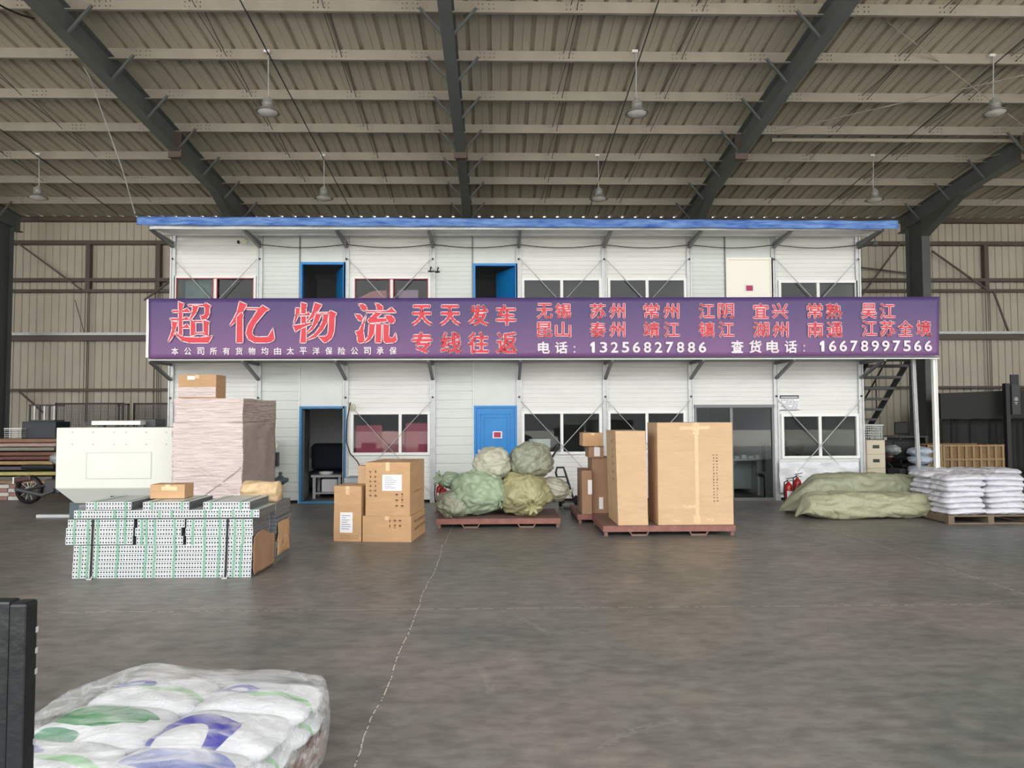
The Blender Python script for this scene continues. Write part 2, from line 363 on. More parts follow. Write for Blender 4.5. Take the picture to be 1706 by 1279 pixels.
# ================================================================ THE TWO-STOREY OFFICE
YB = 15.57; X0 = -6.807
def XF(i): return X0+1.82*i
def fz(y): return P(853, y, YB).z
def fX(x, y=650): return P(x, y, YB).x
Z2 = 2.98; ZT = fz(389)
office = thing('site_office', 'two-storey white prefab office building with blue doors under a blue tarpaulin', 'building', (0, YB, 0))
def panel(x0, x1, z0, z1, mt, groove=.095, dep=.010, y=YB+.02):
    m = MB(); z = z0; prof = []
    while z < z1-1e-4:
        if groove and z+groove < z1: prof += [(z, 0), (z+groove*.70, 0), (z+groove*.78, dep), (z+groove*.92, dep)]; z += groove
        else: prof += [(z, 0), (z1, 0)]; break
    n = len(prof)
    m.add([(x, y+h, zz) for x in (x0, x1) for (zz, h) in prof], [(i, i+1, n+i+1, n+i) for i in range(n-1)])
    m.add([(x0, y+.06, z0), (x1, y+.06, z0), (x1, y+.06, z1), (x0, y+.06, z1)], [(0, 1, 2, 3)])
    m.add([(x0, y, z1), (x1, y, z1), (x1, y+.06, z1), (x0, y+.06, z1)], [(0, 1, 2, 3)])
    return m.build('wall_panel', mt, office)
def window(x0, x1, z0, z1, fm=m_whitep, sub=1, trim=None, glass=m_glass, mull=.5):
    m = MB(); y0, y1 = YB-.03, YB+.05; t = .055
    m.box(x0, x0+t, y0, y1, z0, z1); m.box(x1-t, x1, y0, y1, z0, z1); m.box(x0+t, x1-t, y0, y1, z0, z0+t); m.box(x0+t, x1-t, y0, y1, z1-t, z1)
    xm = x0+(x1-x0)*mull; m.box(xm-.03, xm+.03, y0+.01, y1, z0+t, z1-t)
    if trim:
        m.cur = 1
        for (a, b, c, d) in ((x0+.045, x0+.06, z0, z1-.04), (x1-.06, x1-.045, z0, z1-.04), (x0+.045, x1-.045, z1-.06, z1-.045), (xm-.05, xm-.035, z0, z1-.05), (xm+.035, xm+.05, z0, z1-.05)):
            m.box(a, b, y0-.005, y0+.03, c, d)
        m.cur = 0
    f = m.build('window', [fm, trim or fm], office)
    for a, b, dy in ((x0+t, xm-.03, .01), (xm+.03, x1-t, .025)):
        MB().box(a, b, YB+dy, YB+dy+.005, z0+t, z1-t).build('pane', glass, f)
    return f
# posts
for i in range(9):
    m = MB()
    for dx in (-.055, .025):
        m.box(XF(i)+dx, XF(i)+dx+.03, YB-.03, YB+.03, 0, ZT)
    m.box(XF(i)-.025, XF(i)+.025, YB-.01, YB+.03, 0, ZT)
    m.build('post', m_galv, office)
    m = MB()
    for z in (2.2, fz(432)): m.lathe([(.0, -.02), (.022, -.02), (.022, 0)], (XF(i), YB-.03, z), 8, 'y')
    m.build('bolt', m_dark, office)
zb0 = .06
# lower storey
wl_t, wl_b = fz(685), fz(757)
def bay(i, lo, window_rows, z0, z1):
    pass
def solid(i, z0, z1, x0=None, x1=None, mt=None, groove=.095):
    panel(x0 if x0 is not None else XF(i)+.055, x1 if x1 is not None else XF(i+1)-.055, z0, z1, mt or m_white, groove)
# bay 0 lower
solid(0, zb0, Z2)
# bays with windows
wins = {}
for i, (a, b) in {2: (585, 717), 4: (869, 1002), 5: (1012, 1142), 7: (1300, 1429)}.items():
    x0, x1 = fX(a), fX(b); t = wl_t if i != 7 else fz(691); bt = wl_b if i != 7 else fz(766)
    solid(i, t, Z2); solid(i, zb0, bt); 
    solid(i, bt, t, XF(i)+.055, x0, m_whitep, 0); solid(i, bt, t, x1, XF(i+1)-.055, m_whitep, 0)
    wins[i] = window(x0, x1, bt, t, mull=.5 if i != 2 else .62)
def doorframe(x0, x1, z0, z1, mt, w=.05):
    m = MB(); m.box(x0, x0+w, YB-.03, YB+.08, z0, z1); m.box(x1-w, x1, YB-.03, YB+.08, z0, z1); m.box(x0+w, x1-w, YB-.03, YB+.08, z1-w, z1)
    if z0 < .5: m.box(x0+w, x1-w, YB-.03, YB+.08, z0, z0+.04)
    return m.build('door_frame', mt, office)
def knob(x, z, d, parent, y=YB-.005):
    m = MB(); m.box(x-.022, x+.022, y-.012, y, z-.12, z+.12); m.tube([(x, y-.01, z+.04), (x, y-.055, z+.04), (x+d*.11, y-.055, z+.04)], .011, 8)
    m.build('handle', m_galv, parent)
# bay 1 lower: narrow panel + open door, bay 3: blue closed door
for i, (a, b) in {1: (499.5, 577), 3: (789.5, 861)}.items():
    x0, x1 = fX(a), fX(b)
    solid(i, zb0, Z2, None, x0-.02, m_white2, .19); solid(i, 2.02, Z2, x0, x1, m_white2, 0); 
    if XF(i+1)-.055 > x1: solid(i, zb0, 2.02, x1, XF(i+1)-.055, m_white2, 0)
    m = MB().box(x0-.02, x0, YB-.01, YB+.05, 0, Z2).build('mullion', m_whitep, office)
    doorframe(x0, x1, 0, 2.02, m_bluef if i == 1 else m_blue)
    if i == 3:
        m = MB().box(x0+.05, x1-.05, YB, YB+.045, .04, 1.97); m.cur = 0
        for (za, zb_) in ((.15, .85), (1.0, 1.85)):
            for k, ins in enumerate((.13, .2)):
                a_, b_ = x0+ins, x1-ins
                for q in ((a_, a_+.02, za+k*.07, zb_-k*.07), (b_-.02, b_, za+k*.07, zb_-k*.07), (a_, b_, za+k*.07, za+k*.07+.02), (a_, b_, zb_-k*.07-.02, zb_-k*.07)): m.box(q[0], q[1], YB-.012, YB+.01, q[2], q[3])
        bd = m.build('door', m_blue, office, bevel=.004); knob(x0+.11, .98, 1, bd)
        DX = (x0+x1)/2
    else:
        R = rz3(math.radians(97))
        bd = MB().box(0, .82, -.02, .02, .05, 1.96, R, (x0+.06, YB+.1, 0)).build('door', m_dgrey, office)
        MB().box(x0+.07, x0+.10, YB+.62, YB+.72, .9, 1.15).build('handle', m_black, bd)
# bay 6 lower: glazed double door
x0, x1 = XF(6)+.06, XF(7)-.055
zt = fz(676)
solid(6, zt, Z2)
m = MB(); m.box(x0, x1, YB-.06, YB+.05, zt-.05, zt+.01); m.box(x0, x0+.05, YB-.03, YB+.04, 0, zt); m.box(x1-.05, x1, YB-.03, YB+.04, 0, zt); xm = (x0+x1)/2-.06
m.box(xm-.03, xm+.03, YB-.02, YB+.04, 0, zt); m.box(x0, x1, YB-.02, YB+.04, 0, .06)
gd = m.build('glazed_door', m_brace, office)
for a, b in ((x0+.05, xm-.03), (xm+.03, x1-.05)): MB().box(a, b, YB+.01, YB+.016, .06, zt-.05).build('pane', m_glassd, gd)
# upper storey
wt_u = fz(461)
for i, (a, b, t) in {0: (291, 427, 460), 2: (588, 717, 461), 4: (869, 1002, 463), 5: (1012, 1143, 463), 7: (1296, 1428, 467)}.items():
    x0, x1 = fX(a, 460), fX(b, 460); t = fz(t); bt = Z2+.85
    solid(i, t, ZT); solid(i, Z2, bt); solid(i, bt, t, XF(i)+.055, x0, m_whitep, 0); solid(i, bt, t, x1, XF(i+1)-.055, m_whitep, 0)
    wins[10+i] = window(x0, x1, bt, t, trim=mat('red_trim', (176, 60, 66), .5) if i in (0, 2) else None)
for i, (a, b, t) in {1: (500, 576, 437), 3: (788, 862, 439), 6: (1209, 1287, 429)}.items():
    x0, x1, t = fX(a, 460), fX(b, 460), fz(t)
    solid(i, Z2, ZT, None, x0-.02, m_white2 if i != 6 else m_white2, .095); solid(i, t, ZT, x0, x1, m_white2, 0)
    if XF(i+1)-.055 > x1: solid(i, Z2, t, x1, XF(i+1)-.055, m_white2, 0)
    MB().box(x0-.02, x0, YB-.01, YB+.05, Z2, ZT).build('mullion', m_brace, office)
    if i == 6:
        doorframe(x0, x1, Z2, t, mat('cream_paint', (244, 240, 228), .4)); bd = MB().box(x0+.05, x1-.05, YB, YB+.04, Z2, t-.05).build('door', MATS['cream_paint'], office); DX6 = (x0+x1)/2; knob(x0+.1, Z2+1.0, 1, bd)
    else:
        doorframe(x0, x1, Z2, t, m_blue)
        R = rz3(math.radians(112 if i == 1 else 118))
        bd = MB().box(0, .8, -.02, .02, Z2, t-.06, R, (x1-.06, YB+.1, 0)).build('door', m_blue, office)
# floor deck, balcony, roof, side and rear walls, inner partitions
YR = 20.4
m = MB(); m.box(XF(0), XF(8), YB+.09, YR, Z2-.12, Z2); m.build('floor_deck', m_room, office)
yb0 = 14.5; xl, xr = P(249, 595, yb0).x, P(1563, 592, yb0).x
MB().box(xl, xr, yb0+.02, YB-.04, Z2-.05, Z2).build('balcony_deck', m_brace, office)
m = MB()
m.box(xl, xr, yb0, yb0+.04, Z2-.02, Z2+.06); m.box(xl, xr, yb0, yb0+.04, Z2+1.05, Z2+1.1)
for k in range(15): xx = xl+(xr-xl-.04)*k/14; m.box(xx, xx+.04, yb0+.005, yb0+.035, Z2+.06, Z2+1.05)
m.build('railing', m_galv, office)
MB().box(xl-.05, xl, yb0-.05, yb0+.0, Z2-.02, P(245, 499, yb0).z).build('railing_end_post', m_whitep, office)
zo = P(853, 381, 14.45).z
ov_l, ov_r = P(250, 378, 14.45).x, P(1468, 378, 14.45).x
m = MB(); m.prism([(ov_l, 14.45, zo), (ov_l, 14.45, zo+.08), (ov_l, 18.0, zo+.55), (ov_l, 21.5, zo+.1), (ov_l, 21.5, zo+.02), (ov_l, 18, zo+.45)], (ov_r-ov_l, 0, 0)); m.build('roof', m_whitep, office)
m = MB(); m.box(ov_l, ov_r, 14.43, 14.5, zo-.02, zo+.07)
m.build('roof_fascia', m_galv, office)
m = MB(); m.box(XF(0), XF(8), YB-.08, YB+.02, ZT, ZT+.06); m.box(XF(0), XF(8), 15.0, 15.05, zo, zo+.04); m.build('eave_beam', m_galv, office)
for i in range(9):
    m = MB(); m.bar((XF(i), YB-.04, fz(412)), (XF(i), 14.62, zo-.01), .06, .05); m.bar((XF(i), YB-.02, zo-.03), (XF(i), 14.5, zo-.0), .05, .05)
    m.build('roof_brace', m_brace, office)
    m = MB(); m.bar((XF(i), YB-.04, fz(631)), (XF(i), yb0+.08, Z2-.08), .06, .05); m.bar((XF(i), YB, Z2-.08), (XF(i), yb0+.04, Z2-.08), .05, .06)
    m.build('balcony_brace', m_brace, office)
for i in (0, 2, 4, 5, 7):
    for (za, zb_) in ((fz(432), Z2+.25), (fz(668), .2)):
        m = MB()
        m.tube([(XF(i)+.03, YB-.06, za), (XF(i+1)-.03, YB-.06, zb_)], .008, 6); m.tube([(XF(i+1)-.03, YB-.075, za), (XF(i)+.03, YB-.075, zb_)], .008, 6)
        m.build('tie_rod', m_galv, office)
for X, nm in ((XF(0)-.04, 'side_wall'), (XF(8), 'side_wall')): MB().box(X, X+.04, YB+.03, YR, 0, ZT+.05).build(nm, m_white2, office)
MB().box(XF(0), XF(8), YR, YR+.06, 0, ZT+.05).build('rear_wall', m_room, office)
for i in (1, 2, 3, 4, 5, 6, 7): MB().box(XF(i)-.02, XF(i)+.02, YB+.1, YR, 0, Z2-.12).build('partition', m_room, office)
for i in (1, 2, 3, 4, 6, 7): MB().box(XF(i)-.02, XF(i)+.02, YB+.1, YR, Z2, ZT).build('partition', m_room, office)
MB().box(XF(0), XF(3), 18.5, 18.54, 0, Z2-.12).build('partition', m_room, office)
MB().box(XF(0), XF(8), YB+.09, YR, ZT, ZT+.03).build('upper_ceiling', m_room, office)
# leaning and upright posts at the balcony's right end
a, b = P(1520, 597, 14.9), G(1532, 840); b = Vector((P(1531, 800, 14.9).x, 14.9, 0))
m = MB(); m.bar(a, b, .035, .06); m.bar(a+Vector((.05, .02, 0)), b+Vector((.05, .02, 0)), .025, .05)
tag(m.build('slanting_post', m_galv), 'white steel post leaning slightly under the stair side of the balcony', 'post')
xx = P(1559, 700, 14.55).x
m = MB(); m.box(xx-.05, xx+.0, 14.5, 14.58, 0, Z2-.06); m.box(xx+.02, xx+.045, 14.52, 14.57, 0, Z2-.06)
tag(m.build('upright_post', m_whitep), 'upright white steel post under the right end of the banner', 'post')
# blue tarpaulin on the roof edge
m_tarp = mat('blue_tarp', (116, 156, 216), .35, 0, .18, 5, .9, 7, (.5, 1, 3), rgb2=(30, 84, 170))  # noise of two blues paints sky highlights and folds into the colour
tl, tr_ = P(228, 365, 14.35), P(1496, 372, 14.35)
def tf(u, v):
    x = tl.x+(tr_.x-tl.x)*u; base = tl.z+(tr_.z-tl.z)*u+.06
    n1 = noise.noise(Vector((x*1.3, v*2, 1)))*.03
    k = max(0, v-.45)/.55
    if v <= .45: return (x, 14.36+n1*.6-.02*math.sin(x*5), base-.17+.17*v/.45+n1*.5)
    return (x, 14.36+k*1.2, base+k*.16+n1*.8+.005)
tag(MB().grid(tf, 260, 14).build('tarpaulin', m_tarp, None, True, solid=.006), 'long blue tarpaulin lying along the edge of the office roof', 'tarpaulin')

# ---------------------------------------------------------------- banner
YN = 14.42
def bp(x, y, d=0): p = P(x, y, YN); return Vector((p.x, YN-d, p.z))
def banner_mat():
    m = bpy.data.materials.new('banner_print'); m.use_nodes = True; n = m.node_tree; b = n.nodes['Principled BSDF']; L = n.links.new
    t = n.nodes.new('ShaderNodeTexCoord'); nz = n.nodes.new('ShaderNodeTexNoise'); nz.inputs['Scale'].default_value = .5
    mp = n.nodes.new('ShaderNodeMapping'); mp.inputs['Scale'].default_value = (.8, 1, .4); L(t.outputs['Object'], mp.inputs[0]); L(mp.outputs[0], nz.inputs[0])
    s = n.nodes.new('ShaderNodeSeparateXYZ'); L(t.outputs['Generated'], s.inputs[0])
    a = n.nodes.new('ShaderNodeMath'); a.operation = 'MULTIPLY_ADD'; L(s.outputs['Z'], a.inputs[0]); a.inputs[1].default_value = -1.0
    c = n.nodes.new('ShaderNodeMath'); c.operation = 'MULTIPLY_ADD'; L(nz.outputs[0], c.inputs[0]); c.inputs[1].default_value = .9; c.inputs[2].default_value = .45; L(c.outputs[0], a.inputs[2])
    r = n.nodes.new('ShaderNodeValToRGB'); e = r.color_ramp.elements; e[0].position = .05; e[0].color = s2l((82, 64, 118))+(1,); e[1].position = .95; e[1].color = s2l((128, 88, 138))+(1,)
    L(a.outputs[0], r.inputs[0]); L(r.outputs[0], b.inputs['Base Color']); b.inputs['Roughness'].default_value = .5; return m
banner = thing('banner', 'long purple advertising banner with red and white characters along the balcony', 'banner', bp(905, 590))
c00, c10, c11, c01 = bp(248, 597), bp(1565, 592), bp(1566, 494), bp(247, 497)
def bf(u, v):
    p = (c00*(1-u)+c10*u)*(1-v)+(c01*(1-u)+c11*u)*v
    return (p.x, p.y+.012+.004*math.sin(u*70)+.010*noise.noise(Vector((u*20, v*3, 0))), p.z)
MB().grid(bf, 200, 12).build('sheet', banner_mat(), banner, True, solid=.003)
m_cw = mat('banner_white', (246, 236, 242), .5); m_cr = mat('banner_red', (222, 58, 72), .5, 0, .08, 1)
MB().box(c00.x, c10.x, YN-.01, YN+.02, c00.z-.04, c00.z-.02).build('hem_rod', m_galv, banner)
GL = {'1': ([Vector(p) for p in ((.42, 0, 0), (1, 0, 0), (1, 1, 0), (.6, 1, 0), (0, .80, 0), (0, .60, 0), (.42, .73, 0))], [(0, 1, 2, 3, 4, 5, 6)], [(i, (i+1) % 7) for i in range(7)])}
def glyph(ch):
    if ch in GL: return GL[ch]
    c = bpy.data.curves.new('t', 'FONT'); c.body = ch; c.size = 1; c.resolution_u = 3; c.fill_mode = 'FRONT'
    o = bpy.data.objects.new('t', c); COL.objects.link(o); bpy.context.view_layer.update()
    me = bpy.data.meshes.new_from_object(o.evaluated_get(bpy.context.evaluated_depsgraph_get()))
    vs = [v.co.copy() for v in me.vertices]; fs = [tuple(p.vertices) for p in me.polygons]; cnt = {}
    for p in me.polygons:
        for k in p.edge_keys: cnt[k] = cnt.get(k, 0)+1
    bpy.data.objects.remove(o); bpy.data.curves.remove(c); bpy.data.meshes.remove(me)
    GL[ch] = (vs, fs, [k for k, n in cnt.items() if n == 1]); return GL[ch]
def text(items, matl, name, parent, lay, mapf, grow=0, white=None):
    """each item: one word [(char, cx, cy, w, h), ...]; strokes thickened by grow px, white edge by white px"""
    for word in items:
        m = MB(); mo = MB()
        for (ch, cx, cy, w, h) in word:
            vs, fs, ed = glyph(ch)
            xs = [v.x for v in vs]; ys = [v.y for v in vs]; x0, x1, y0, y1 = min(xs), max(xs), min(ys), max(ys)
            g = grow; w -= 2*g; h -= 2*g
            q = [(cx+(v.x-(x0+x1)/2)*w/(x1-x0), cy-(v.y-(y0+y1)/2)*h/(y1-y0)) for v in vs]
            m.add([mapf(x, y, lay) for x, y in q], fs)
            for (mm, wd, ly) in ((m, g, lay-.0004), (mo, white, lay-.003)):
                if not wd: continue
                wd = wd+(g if mm is mo else 0); used = set()
                for i, j in ed:
                    (ax, ay), (bx, by) = q[i], q[j]; l = math.hypot(bx-ax, by-ay)
                    if l < 1e-6: continue
                    nx, ny = (by-ay)/l*wd, -(bx-ax)/l*wd
                    mm.add([mapf(ax+nx, ay+ny, ly), mapf(bx+nx, by+ny, ly), mapf(bx-nx, by-ny, ly), mapf(ax-nx, ay-ny, ly)], [(0, 1, 2, 3)])
                    used |= {i, j}
                for i in used:
                    x, y = q[i]; mm.add([mapf(x+wd*math.cos(t*pi/3), y+wd*math.sin(t*pi/3), ly) for t in range(6)], [tuple(range(6))])
        p_ = m.build(name, matl, parent)
        if white: mo.build(name+'_outline', m_cw, p_)
red = [[(c, x, 525, 33, 34) for c, x in zip('天天发车', (703, 750, 797, 843))], [(c, x, 571, 34, 35) for c, x in zip('专线往返', (703, 751, 797, 844))]]
row1 = [('无锡', 907, 938), ('苏州', 996, 1028), ('常州', 1085, 1118), ('江阴', 1177, 1209), ('宜兴', 1267, 1299), ('常熟', 1357, 1389), ('吴江', 1447, 1478)]
row2 = [('昆山', 907, 938), ('泰州', 996, 1028), ('靖江', 1085, 1119), ('镇江', 1177, 1210), ('湖州', 1268, 1300), ('南通', 1358, 1390)]
city = [[(s[0], a, 518, 26, 25), (s[1], b, 518, 26, 25)] for (s, a, b) in row1]+[[(s[0], a, 549, 26, 25), (s[1], b, 549, 26, 25)] for (s, a, b) in row2]
city += [[(c, x, 547, 25, 26) for c, x in zip('江苏全境', (1448, 1478, 1508, 1538))]]
text(red, m_cr, 'slogan_lettering', banner, .014, bp, .75, 1.0); text(city, m_cr, 'city_lettering', banner, .014, bp, .35, .8)
text([[(c, 292+i*21.35, 585-.04*i, 11.8, 12.5) for i, c in enumerate('本公司所有货物均由太平洋保险公司承保')]], m_cw, 'insurance_lettering', banner, .014, bp, .22)
text([[('电', 906, 579, 20, 20), ('话', 935, 579, 21, 20), ('：', 957, 582, 3.4, 12)], [('查', 1228, 577.5, 21, 21), ('货', 1258, 577.5, 21, 21), ('电', 1287, 577.5, 21, 21), ('话', 1317, 577.5, 21, 21), ('：', 1339, 580, 3.4, 12)]], m_cw, 'phone_caption', banner, .014, bp, .6)
text([[(c, 987+i*18.3, 578.5, 7.6 if c == '1' else 12.5, 18) for i, c in enumerate('13256827886')], [(c, 1369+i*17.7, 576.5-.04*i, 7.6 if c == '1' else 12.5, 18) for i, c in enumerate('16678997566')]], m_cw, 'phone_number', banner, .014, bp, .6)
BIG = [(275, [
 [(195,105),(275,140),(252,200),(252,602),(200,560)], [(100,232),(195,232),(195,258),(120,262)], [(250,234),(318,200),(368,258),(250,258)],
 [(75,345),(195,345),(195,370),(95,374)], [(250,352),(312,318),(345,352),(385,368),(250,372)], [(250,470),(315,422),(362,482),(250,484)],
 [(100,385),(185,400),(160,480),(125,590),(62,680),(50,670),(90,560),(110,480)],
 [(150,520),(200,580),(260,608),(500,618),(640,600),(682,592),(620,690),(350,690),(250,665),(170,590)],
 [(335,150),(560,150),(585,125),(660,170),(635,195),(635,290),(600,350),(530,368),(505,300),(550,312),(575,270),(575,175),(345,174)],
 [(400,165),(485,170),(450,260),(380,358),(345,365),(390,270)],
 [(370,362),(440,392),(440,580),(370,592)], [(430,378),(555,378),(555,400),(430,400)], [(550,372),(642,395),(625,420),(620,592),(555,580)], [(435,545),(560,545),(560,565),(435,565)],
 [(1065,105),(1168,150),(1120,240),(1080,300),(1000,400),(938,452),(928,438),(980,350),(1030,250)], [(1085,262),(1120,292),(1108,330),(1110,690),(1020,690),(1025,330)],
 [(1150,195),(1355,200),(1390,160),(1488,220),(1440,240),(1290,420),(1250,500),(1240,560),(1270,600),(1340,612),(1470,606),(1540,485),(1562,640),(1510,680),(1450,690),(1280,690),(1190,640),(1155,560),(1180,450),(1250,340),(1325,222),(1160,216)]]),
 (475, [
 [(230,118),(318,140),(300,190),(300,690),(218,690),(235,500)], [(155,195),(215,200),(205,270),(150,390),(120,430),(150,300)], [(190,286),(300,286),(335,255),(372,304),(190,306)],
 [(118,447),(300,420),(370,400),(370,425),(220,490),(150,537)], [(425,120),(528,155),(460,260),(400,330),(330,390),(320,380),(390,260)],
 [(440,262),(625,262),(650,235),(738,275),(712,310),(700,520),(670,620),(600,680),(560,690),(478,603),(580,600),(615,560),(628,300),(620,285),(430,285)],
 [(440,280),(520,285),(470,400),(400,500),(320,562),(315,547),(390,450)], [(545,285),(620,285),(600,400),(540,510),(440,610),(320,652),(315,637),(430,560),(500,460),(540,370)],
 [(1045,145),(1110,138),(1158,175),(1167,215),(1130,242),(1090,220),(1075,180)], [(995,285),(1070,290),(1107,340),(1095,375),(1060,382),(1030,350)],
 [(1160,275),(1132,400),(1112,520),(1137,680),(1060,697),(1030,670),(1030,590),(998,530),(1050,520),(1090,440)],
 [(1278,130),(1340,138),(1392,180),(1387,225),(1340,237),(1308,220),(1305,170)], [(1160,240),(1450,240),(1515,190),(1584,264),(1160,262)],
 [(1290,262),(1385,268),(1285,348),(1450,343),(1450,388),(1200,412),(1172,372),(1210,335)], [(1410,300),(1510,303),(1560,350),(1562,398),(1510,423),(1470,400),(1450,350)],
 [(1200,425),(1280,430),(1265,560),(1220,640),(1142,692),(1130,680),(1185,600)], [(1295,425),(1372,430),(1365,690),(1285,690)],
 [(1400,420),(1482,440),(1475,600),(1500,627),(1540,622),(1572,552),(1592,655),(1550,690),(1430,697),(1400,660)]])]
mw, mr_ = MB(), MB()
for (ox, polys) in BIG:
    for k, pl in enumerate(polys):
        q = [(ox+x/8.53, 490+y/8.53) for x, y in pl]; n = len(q); lay = .016+.0006*k
        mr_.add([bp(x, y, lay) for x, y in q], [tuple(range(n))])
        for i in range(n):
            (x0, y0), (x1, y1) = q[i], q[(i+1) % n]; l = math.hypot(x1-x0, y1-y0)+1e-6; nx, ny = (y1-y0)/l*1.25, -(x1-x0)/l*1.25
            ly = lay-.0003
            mw.add([bp(x0+nx, y0+ny, ly), bp(x1+nx, y1+ny, ly), bp(x1-nx, y1-ny, ly), bp(x0-nx, y0-ny, ly)], [(0, 1, 2, 3)])
            mw.add([bp(x0+1.25*math.cos(t*pi/4), y0+1.25*math.sin(t*pi/4), ly) for t in range(8)], [tuple(range(8))])
mw.build('name_lettering_outline', m_cw, banner); mr_.build('name_lettering', m_cr, banner)

# ---------------------------------------------------------------- things on the facade
m_notice = mat('notice_red', (176, 40, 84), .5)
def notice(X, Z, w, h, label, y=YB-.004):
    t = thing('door_notice', label, 'notice', (X, y, Z))
    MB().box(X-w/2, X+w/2, y-.006, y-.001, Z-h/2, Z+h/2).build('paper', m_paper, t)
    MB().box(X-w*.36, X+w*.36, y-.010, y-.0065, Z-h*.36, Z+h*.36).build('printed_square', m_notice, t)
notice(DX+.04, fz(724), .20, .15, 'white framed red notice on the closed blue door', y=YB-.014)
notice(DX6-.0, fz(480), .20, .16, 'red notice on the cream upstairs door')
p = P(1315, 670, YB-.03)
t = thing('wall_plate', 'small white notice plate with dark header above the right end window', 'sign', p)
MB().box(p.x-.215, p.x+.215, p.y, p.y+.02, p.z-.165, p.z+.155).build('board', m_paper, t)
m = MB().box(p.x-.205, p.x+.205, p.y-.004, p.y-.001, p.z+.08, p.z+.15); m.box(p.x-.205, p.x+.205, p.y-.004, p.y-.001, p.z-.16, p.z-.15); m.build('header', mat('plate_dark', (60, 58, 66), .5), t)
MB().box(p.x-.18, p.x+.18, p.y-.007, p.y-.004, p.z+.10, p.z+.118).build('header_line', m_paper, t)
m = MB()
for k in range(5):
    z = p.z+.05-.042*k
    x = p.x-.18
    while x < p.x+.17:
        l = random.uniform(.02, .07)
        if random.random() < .7: m.box(x, min(x+l, p.x+.18), p.y-.003, p.y-.001, z-.012, z+.006)
        x += l+.015
m.build('print', mat('plate_print', (150, 146, 168), .5), t)
# cameras
def seccam(px, py, label, dirn=-1, black=False, sc=1):
    p = P(px, py, YB-.28); t = thing('security_camera', label, 'security camera', p)
    mt = m_black if black else mat('camera_shell', (222, 214, 190), .4)
    MB().box(-.10*sc, .10*sc, -.035*sc, .035*sc, -.03*sc, .03*sc, rz3(dirn*.5), p).build('housing', mt, t, bevel=.006)
    MB().lathe([(.0, -.0), (.035*sc, 0), (.038*sc, .03)], p+Vector((dirn*.11*sc, -.05*sc, 0)), 12, 'x').build('lens', m_black, t)
    MB().tube([p+Vector((0, .0, .02)), p+Vector((0, .12, .12)), Vector((p.x, YB-.035, p.z+.12))], .012, 6).build('bracket', mt, t)
seccam(406, 404, 'cream security camera under the eave at the left end of the offices')
seccam(717, 452, 'small black camera with dangling leads, left of the pair above the upper windows', 1, True, .5)
seccam(729, 453, 'small black camera with dangling leads, right of the pair above the upper windows', -1, True, .5)
p = P(1458, 405, 14.9)
t = thing('security_camera', 'small dome camera hanging off the right corner of the roof', 'security camera', p)
MB().lathe([(.0, -.07), (.04, -.06), (.06, -.02), (.06, .03), (.0, .03)], p, 16).build('dome', m_dgrey, t, True)
MB().tube([p+Vector((0, 0, .03)), (p.x, p.y, zo)], .01, 6).build('stem', m_dgrey, t)
MB().tube([Vector((XF(8), YB-.05, fz(415))), p+Vector((0, 0, .02))], .01, 6).build('arm', m_dgrey, t)
# cable swagged along the upper storey
pts = []
for i in range(1, 8):
    for k in range(8):
        u = k/8; pts.append((XF(i)+1.82*u, YB-.1, fz(409)-.07*math.sin(pi*u)))
pts.append((XF(8), YB-.1, fz(409)))
tag(MB().tube(pts, .008, 5).build('facade_cable', m_black), 'thin black cable swagged from post to post under the eave', 'cable')
pts = [P(584, 670, YB-.09), P(578, 700, YB-.09), P(577, 735, YB-.09), P(583, 755, YB-.09), P(595, 768, YB-.2), P(606, 790, YB-.5)]
tag(MB().tube(pts, .012, 6).build('power_cable', m_black), 'black cable looping down the post beside the open lower doorway', 'cable')
p = P(588, 679, YB-.1)
tag(MB().tube([p+Vector((.06*math.cos(t*.9), -.01*(t % 3), .07*math.sin(t*.9))) for t in range(22)], .008, 5).build('cable_coil', mat('yellow_green_wire', (190, 188, 110), .5)), 'small coil of yellowish wire hung on the post by the lower window', 'cable')
# electric box with plastic bag
a, b = P(452, 753, YB-.02), P(465, 776, YB-.02)
tag(MB().box(a.x, b.x, YB-.16, YB-.0, b.z, a.z).build('meter_box', m_dark, bevel=.008), 'dark electric box on the white wall left of the open doorway', 'electric box')
# ---------------------------------------------------------------- curtains and scenery behind the glass
def scallop(x0, x1, z0, z1, mt, label, teeth='top', y=YB+.14):
    m = MB(); n = max(3, int((x1-x0)/.06)); pts = [(x0, y, z0), (x1, y, z0)]
    k = n
    if teeth == 'top':
        for i in range(n*2+1): u = 1-i/(2*n); pts.append((x0+(x1-x0)*u, y, z1-(.035 if i % 2 else 0)))
    else: pts += [(x1, y, z1)]+[(x1+(.03 if i % 2 else 0), y, z1-(z1-z0)*i/16) for i in range(1, 16)][::1]*0+[(x0, y, z1)]
    m.prism(pts, (0, .008, 0))
    return tag(m.build('curtain', mt), label, 'curtain')
m_pink = mat('pink_cloth', (196, 92, 118), .8, 0, .06, 4); m_pink2 = mat('pale_pink_cloth', (214, 138, 150), .8, 0, .06, 4); m_lil = mat('lilac_cloth', (196, 156, 190), .8)
w0, w1 = fX(587), fX(715)
scallop(w0+.05, w0+.60, wl_b+.05, fz(706), m_pink, 'pink curtain with zigzag hem at the left of the lower pink-curtained window')
scallop(w0+.60, w0+1.08, wl_b+.05, fz(716), m_pink2, 'pale pink curtain in the middle of the lower pink-curtained window', y=YB+.17)
scallop(w0+1.10, w1-.05, wl_b+.05, fz(703), m_pink, 'pink curtain with zigzag hem at the right of the lower pink-curtained window')
u0, u1 = fX(590, 470), fX(715, 470)
